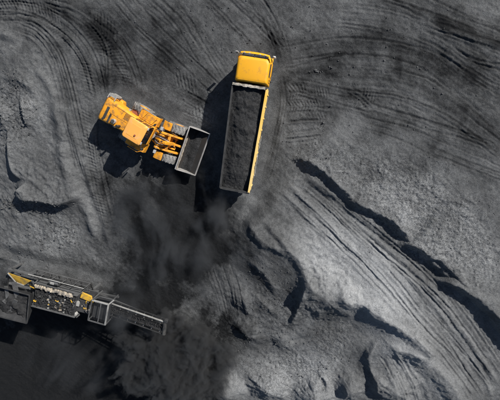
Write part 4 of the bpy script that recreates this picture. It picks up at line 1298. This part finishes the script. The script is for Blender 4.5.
    for i in range(6):
        x = x0 - 0.58 + i * (x1 - x0 + 1.26) / 5
        MB().tube([(x, wy1, 1.9), (x, wy1, 2.95)], 0.028, 8).build('rail_post', 'plant_grey', hr)
        MB().bar((x, wy1 - 0.05, 1.8), (x, 0.72, 1.1), 0.07, 0.07, up=(1, 0, 0)).build('walkway_brace', 'plant_dark', wk)
    # sagging hoses along the walkway
    for q in range(4):
        pts = []
        for i in range(13):
            t = i / 12
            pts.append((x0 - 0.3 + (x1 - x0 + 0.8) * t, wy0 + 0.12 + 0.11 * q + 0.08 * math.sin(7 * t + q * 2), 2.0 + 0.05 * math.sin(11 * t + q)))
        MB().tube(pts, 0.028, 6).build('hose', 'hose_black' if q % 2 else 'plant_grey', T)
    # screened coal lying on the deck and on the belt
    def lumps(pts, name, label):
        ico = bmesh.new(); bmesh.ops.create_icosphere(ico, subdivisions=1, radius=1.0)
        bv = np.array([v.co[:] for v in ico.verts]); bf = np.array([[v.index for v in f.verts] for f in ico.faces]); ico.free()
        k = MB()
        for (p, r_) in pts:
            v = bv * (1 + rng.uniform(-0.3, 0.3, (len(bv), 1))) * r_ * rng.uniform(0.6, 1.2, 3)
            k.add([(q[0] + p[0], q[1] + p[1], q[2] + p[2]) for q in v], [tuple(f) for f in bf])
        o = k.build(name, 'coal_load', None, smooth=False)
        o.location = T.location; o.rotation_euler = T.rotation_euler
        o['kind'] = 'stuff'; o['label'] = label; o['category'] = 'coal'
    P_ = []
    for _ in range(420):
        P_.append(((random.uniform(x0 + 0.1, x1 - 0.1), yc + random.gauss(-0.1, 0.42), 2.74 + random.uniform(0, 0.05)), 0.03 + 0.09 * random.random() ** 2.5))
    P_ = [p for p in P_ if abs(p[0][1] - yc) < hw - 0.08]
    lumps(P_, 'screened_coal', 'grey coal lumps lying on the screen deck of the plant')
    # discharge frame: open cage over the conveyor tail
    zf = 3.0; zl = 1.6
    f = [at(92, 300, zf), at(108.5, 304.5, zf), at(105, 325, zf), at(88, 320, zf)]
    for i in range(4):
        MB().bar(f[i], f[(i + 1) % 4], 0.12 if i < 2 else 0.08, 0.12).build('cage_bar', 'plant_light' if i in (0, 1) else 'plant_grey', T, 0.01)
    a = f[0].lerp(f[1], 0.56); c = f[3].lerp(f[2], 0.56)
    MB().bar(a, c, 0.08, 0.08).build('cage_bar', 'plant_grey', T, 0.01)
    ex = at(114, 300, zf - 0.1)
    MB().bar(f[1], ex, 0.11, 0.11).build('cage_bar', 'plant_light', T, 0.01)
    ex2 = at(100, 296.5, zf)
    MB().bar(ex2, ex, 0.07, 0.07).build('cage_bar', 'plant_grey', T, 0.01)
    MB().bar(ex2, f[0], 0.07, 0.07).build('cage_bar', 'plant_grey', T, 0.01)
    for p_ in f:
        MB().bar((p_.x, p_.y, zf), (p_.x, p_.y, 1.15), 0.09, 0.09, up=(1, 0, 0)).build('cage_post', 'plant_grey', T, 0.01)
    # sagging mesh panels in the cage
    k = MB()
    for i in range(12):
        t0 = (i + 0.5) / 12
        a = f[0].lerp(f[1], t0); c = f[3].lerp(f[2], t0)
        k.bar(a - Vector((0, 0, 0.25)), c - Vector((0, 0, 0.25)), 0.02, 0.02)
    o = k.build('cage_mesh', 'plant_dark', T); o['kind'] = 'stuff'
    MB().add([*(p_ - Vector((0, 0, 0.6)) for p_ in f), *(p_ - Vector((0, 0, 0.68)) for p_ in f)], [(0, 1, 2, 3), (7, 6, 5, 4), (0, 4, 5, 1), (1, 5, 6, 2), (2, 6, 7, 3), (3, 7, 4, 0)]).build('discharge_tray', 'plant_dark', T)
    # support beams under the cage, back to the chassis
    for s in (-1, 1):
        MB().bar((2.8, s * 0.6, 1.12), (max(p_.x for p_ in f) + 0.1, (f[0].y + f[2].y) / 2 + s * 0.8, 1.2), 0.14, 0.18).build('support_beam', 'plant_grey', T, 0.01)
    # conveyor
    zc0, zc1 = 2.2, 3.6
    a0, a1 = at(110, 303, zc0), at(165, 322, zc1)           # lit rail: its sunlit look is put into a lighter colour
    ax = (a1 - a0).normalized(); sd = Vector((ax.y, -ax.x, 0)).normalized()
    wd = 1.15
    a0 = a0 - ax * 0.9
    belt = MB()
    vs = []
    for p_ in (a0, a1):
        for dy, dz in ((0.27, 0.02), (0.45, -0.08), (wd - 0.45, -0.08), (wd - 0.27, 0.02), (wd - 0.27, -0.01), (wd - 0.45, -0.11), (0.45, -0.11), (0.27, -0.01)):
            vs.append(p_ + sd * dy + Vector((0, 0, dz)))
    fs = [(i, (i + 1) % 8, 8 + (i + 1) % 8, 8 + i) for i in range(8)] + [tuple(range(8))[::-1], tuple(range(8, 16))]
    cv = MB().bar(a0, a1, 0.07, 0.14).build('conveyor', 'plant_light', T, 0.01)
    MB().bar(a0 + sd * wd, a1 + sd * wd, 0.045, 0.10).build('conveyor_rail', 'plant_dark', cv, 0.01)
    MB().add(vs, fs).build('belt', 'belt_rubber', cv)
    L = (a1 - a0).length
    for i in range(8):
        t0 = (i + 0.4) / 8
        p_ = a0.lerp(a1, t0)
        MB().tube([p_ + sd * 0.04 - Vector((0, 0, 0.16)), p_ + sd * (wd - 0.04) - Vector((0, 0, 0.16))], 0.055, 10).build('roller', 'worn_steel', cv)
        MB().bar(p_ - Vector((0, 0, 0.06)), p_ - Vector((0, 0, 0.42)), 0.05, 0.05, up=(1, 0, 0)).build('truss_post', 'plant_dark', cv)
        MB().bar(p_ + sd * wd - Vector((0, 0, 0.06)), p_ + sd * wd - Vector((0, 0, 0.42)), 0.05, 0.05, up=(1, 0, 0)).build('truss_post', 'plant_dark', cv)
    for dy in (0, wd):
        MB().bar(a0 + sd * dy - Vector((0, 0, 0.44)), a1 + sd * dy - Vector((0, 0, 0.44)), 0.06, 0.06).build('truss_chord', 'plant_dark', cv)
    MB().tube([a1 + sd * 0.02, a1 + sd * (wd - 0.02)], 0.17, 16).build('head_drum', 'frame_black', cv)
    MB().box(-0.14, 0.14, -0.16, 0.16, -0.14, 0.14, Matrix.Translation(a1 + ax * 0.1 - sd * 0.14)).build('drive_motor', 'plant_dark', cv, 0.03)
    P_ = []
    for _ in range(260):
        t_ = random.random(); p_ = a0.lerp(a1, t_ * 0.98) + sd * (wd / 2 + random.gauss(0, 0.11))
        P_.append(((p_.x, p_.y, p_.z - 0.06 + random.uniform(0, 0.06)), 0.025 + 0.05 * random.random() ** 2))
    lumps(P_, 'conveyed_coal', 'small coal riding up the conveyor belt of the plant')
    # struts holding the conveyor
    m1 = a0.lerp(a1, 0.55)
    for dy in (0.05, wd - 0.05):
        MB().bar(m1 + sd * dy - Vector((0, 0, 0.46)), (3.0, (0.6 if dy < 0.5 else -0.6), 1.15), 0.09, 0.09).build('strut', 'plant_grey', cv)
        MB().bar(a0 + ax * 0.3 + sd * dy - Vector((0, 0, 0.3)), (a0.x + 0.2, (a0 + sd * dy).y, 1.25), 0.09, 0.09, up=(1, 0, 0)).build('strut', 'plant_grey', cv)


build_plant()


# ------------------------------------------------------------------ loose coal lumps (too many and too small to count)
def build_lumps():
    base = bmesh.new()
    bmesh.ops.create_icosphere(base, subdivisions=1, radius=1.0)
    bv = np.array([v.co[:] for v in base.verts]); bf = np.array([[v.index for v in f.verts] for f in base.faces])
    base.free()
    spots = []
    def scatter(c, r, n, s0, s1):
        for _ in range(n):
            a = rng.uniform(0, 2 * PI); q = rng.uniform(0, 1) ** 0.6
            p = px(c[0] + r[0] * q * math.cos(a), c[1] + r[1] * q * math.sin(a))
            spots.append((p.x, p.y, s0 + (s1 - s0) * rng.uniform(0, 1) ** 3))
    scatter((18, 110), (26, 40), 260, 0.02, 0.09)
    scatter((40, 204), (42, 8), 160, 0.03, 0.13)
    scatter((58, 232), (30, 18), 90, 0.03, 0.13)
    scatter((30, 245), (50, 30), 160, 0.03, 0.09)
    scatter((430, 215), (110, 60), 700, 0.015, 0.045)
    scatter((290, 365), (70, 40), 300, 0.02, 0.08)
    scatter((275, 290), (34, 40), 160, 0.02, 0.07)
    scatter((350, 350), (80, 50), 160, 0.015, 0.06)
    scatter((340, 60), (170, 80), 380, 0.02, 0.08)
    scatter((320, 72), (12, 2.5), 7, 0.07, 0.13)
    scatter((140, 60), (150, 80), 260, 0.02, 0.06)
    scatter((300, 150), (30, 20), 100, 0.02, 0.06)
    scatter((200, 330), (50, 50), 60, 0.02, 0.06)
    S = np.array(spots)
    z = terrain(S[:, 0], S[:, 1])
    keep = np.ones(len(S), bool)
    for (cx, cy), hl, hw, yaw in LEVEL:
        dx, dy = S[:, 0] - cx, S[:, 1] - cy
        keep &= ~((np.abs(dx * math.cos(yaw) + dy * math.sin(yaw)) < hl) & (np.abs(-dx * math.sin(yaw) + dy * math.cos(yaw)) < hw))
    S = S[keep]; z = z[keep]
    vs = []; fs = []
    for i in range(len(S)):
        q = rng.normal(size=3); ax = Vector(q).normalized(); Mx = np.array(Matrix.Rotation(rng.uniform(0, 6.28), 3, ax))
        sc = S[i, 2] * rng.uniform(0.6, 1.25, 3)
        v = (bv * (1 + rng.uniform(-0.28, 0.28, (len(bv), 1))) * sc) @ Mx.T
        v[:, 0] += S[i, 0]; v[:, 1] += S[i, 1]; v[:, 2] += z[i] + S[i, 2] * 0.25
        fs.append(bf + len(bv) * i); vs.append(v)
    V = np.concatenate(vs); F = np.concatenate(fs)
    me = bpy.data.meshes.new('coal_lumps')
    me.from_pydata(V.tolist(), [], F.tolist())
    me.materials.append(MATS['coal_lump'])
    o = bpy.data.objects.new('coal_lumps', me); COL.objects.link(o)
    o['kind'] = 'stuff'; o['label'] = 'loose lumps of coal strewn over the ground'; o['category'] = 'coal'


build_lumps()


# ------------------------------------------------------------------ airborne coal dust
def dust_material(name, dens, col, nscale, lo, hi, warp=0.6, squash=1.0, detail=5.0, rate=1.0, stretch=1.0, edge=0.45, swirl=1.2):
    m = bpy.data.materials.new(name); m.use_nodes = True
    nt = m.node_tree; nt.nodes.clear()
    out = N(nt, 'ShaderNodeOutputMaterial')
    vol = N(nt, 'ShaderNodeVolumePrincipled')
    vol.inputs['Color'].default_value = (*col, 1)
    vol.inputs['Anisotropy'].default_value = 0.2
    tc = N(nt, 'ShaderNodeTexCoord')
    # unit-sphere falloff in generated space
    mp = N(nt, 'ShaderNodeMapping'); mp.inputs['Location'].default_value = (-1, -1, -0.7); mp.inputs['Scale'].default_value = (2, 2, 1.7)
    nt.links.new(tc.outputs['Generated'], mp.inputs[0])
    nz = N(nt, 'ShaderNodeTexNoise', Scale=nscale * 0.35, Detail=3.0)
    nt.links.new(tc.outputs['Object'], nz.inputs['Vector'])
    sub = N(nt, 'ShaderNodeVectorMath', operation='SUBTRACT'); sub.inputs[1].default_value = (0.5, 0.5, 0.5)
    nt.links.new(nz.outputs['Color'], sub.inputs[0])
    scl = N(nt, 'ShaderNodeVectorMath', operation='SCALE'); scl.inputs['Scale'].default_value = warp
    nt.links.new(sub.outputs[0], scl.inputs[0])
    add = N(nt, 'ShaderNodeVectorMath', operation='ADD')
    nt.links.new(mp.outputs[0], add.inputs[0]); nt.links.new(scl.outputs[0], add.inputs[1])
    ln = N(nt, 'ShaderNodeVectorMath', operation='LENGTH')
    nt.links.new(add.outputs[0], ln.inputs[0])
    fall = N(nt, 'ShaderNodeMapRange', interpolation_type='SMOOTHSTEP')
    fall.inputs['From Min'].default_value = 1.0; fall.inputs['From Max'].default_value = 0.35
    nt.links.new(ln.outputs['Value'], fall.inputs[0])
    mp2 = N(nt, 'ShaderNodeMapping'); mp2.inputs['Scale'].default_value = (1, stretch, squash); mp2.inputs['Rotation'].default_value = (0, 0, 0.5)
    nt.links.new(tc.outputs['Object'], mp2.inputs[0])
    ad2 = N(nt, 'ShaderNodeVectorMath', operation='ADD')
    sc2 = N(nt, 'ShaderNodeVectorMath', operation='SCALE'); sc2.inputs['Scale'].default_value = swirl
    nt.links.new(sub.outputs[0], sc2.inputs[0])
    nt.links.new(mp2.outputs[0], ad2.inputs[0]); nt.links.new(sc2.outputs[0], ad2.inputs[1])
    nn = N(nt, 'ShaderNodeTexNoise', Scale=nscale, Detail=detail, Roughness=0.58)
    nt.links.new(ad2.outputs[0], nn.inputs['Vector'])
    # noise threshold rises towards the edge of the cloud
    cmb = N(nt, 'ShaderNodeMath', operation='MULTIPLY_ADD')
    nt.links.new(fall.outputs[0], cmb.inputs[0]); cmb.inputs[1].default_value = edge
    nt.links.new(nn.outputs[0], cmb.inputs[2])
    rg = N(nt, 'ShaderNodeMapRange', interpolation_type='SMOOTHSTEP')
    rg.inputs['From Min'].default_value = lo; rg.inputs['From Max'].default_value = hi
    nt.links.new(cmb.outputs[0], rg.inputs[0])
    m1 = N(nt, 'ShaderNodeMath', operation='MULTIPLY'); nt.links.new(rg.outputs[0], m1.inputs[0]); nt.links.new(fall.outputs[0], m1.inputs[1])
    m2 = N(nt, 'ShaderNodeMath', operation='MULTIPLY'); nt.links.new(m1.outputs[0], m2.inputs[0]); m2.inputs[1].default_value = dens
    nt.links.new(m2.outputs[0], vol.inputs['Density'])
    nt.links.new(vol.outputs[0], out.inputs['Volume'])
    m.cycles.volume_step_rate = rate
    MATS[name] = m
    return m


def dust_cloud(label, c, r, z0, z1, mat, turn=0.0):
    o_ = px(c[0], c[1], (z0 + z1) / 2)
    ex = px(c[0] + r[0], c[1], (z0 + z1) / 2) - o_; ey = px(c[0], c[1] - r[1], (z0 + z1) / 2) - o_
    bm = bmesh.new()
    bmesh.ops.create_icosphere(bm, subdivisions=3, radius=1.0)
    for v in bm.verts:
        v.co = Vector((v.co.x * ex.length * 1.02, v.co.y * ey.length * 1.02, v.co.z * (z1 - z0) / 2))
    me = bpy.data.meshes.new('dust_cloud'); bm.to_mesh(me); bm.free()
    me.materials.append(MATS[mat])
    o = bpy.data.objects.new('dust_cloud', me); COL.objects.link(o)
    o.location = (o_.x, o_.y, (z0 + z1) / 2); o.rotation_euler = (0, 0, turn)
    o['kind'] = 'stuff'; o['label'] = label; o['category'] = 'dust'
    return o


dust_material('dust_thin', 0.85, (0.165, 0.173, 0.186), 0.62, 0.66, 0.98, squash=0.2, detail=5.0, rate=2.5, warp=1.1, stretch=0.5, edge=0.25, swirl=2.6)
dust_material('dust_billow', 3.2, (0.15, 0.155, 0.162), 1.35, 0.68, 0.88, detail=5.0, warp=1.2)
dust_material('dust_pit', 0.28, (0.17, 0.177, 0.19), 0.50, 0.70, 0.98, squash=0.2, rate=3.0, stretch=0.6, edge=0.25, swirl=2.4)
dust_cloud('thin grey dust drifting between the loader bucket and the conveyor', (174, 238), (126, 112), 0.0, 3.6, 'dust_thin', 0.3)
dust_cloud('pale dust streaming off the tail of the truck', (226, 210), (44, 40), 0.2, 3.4, 'dust_thin', -0.3)
dust_cloud('grey dust veiling the conveyor and cage of the screening plant', (118, 308), (66, 34), 0.4, 5.2, 'dust_thin', 0.9)
dust_cloud('thick dark dust billowing up under the end of the conveyor', (176, 366), (78, 66), -0.6, 3.8, 'dust_billow', 0.2)
dust_cloud('faint grey dust hanging over the dark pit beside the screening plant', (70, 362), (130, 62), -3.0, 2.6, 'dust_pit', 0.0)
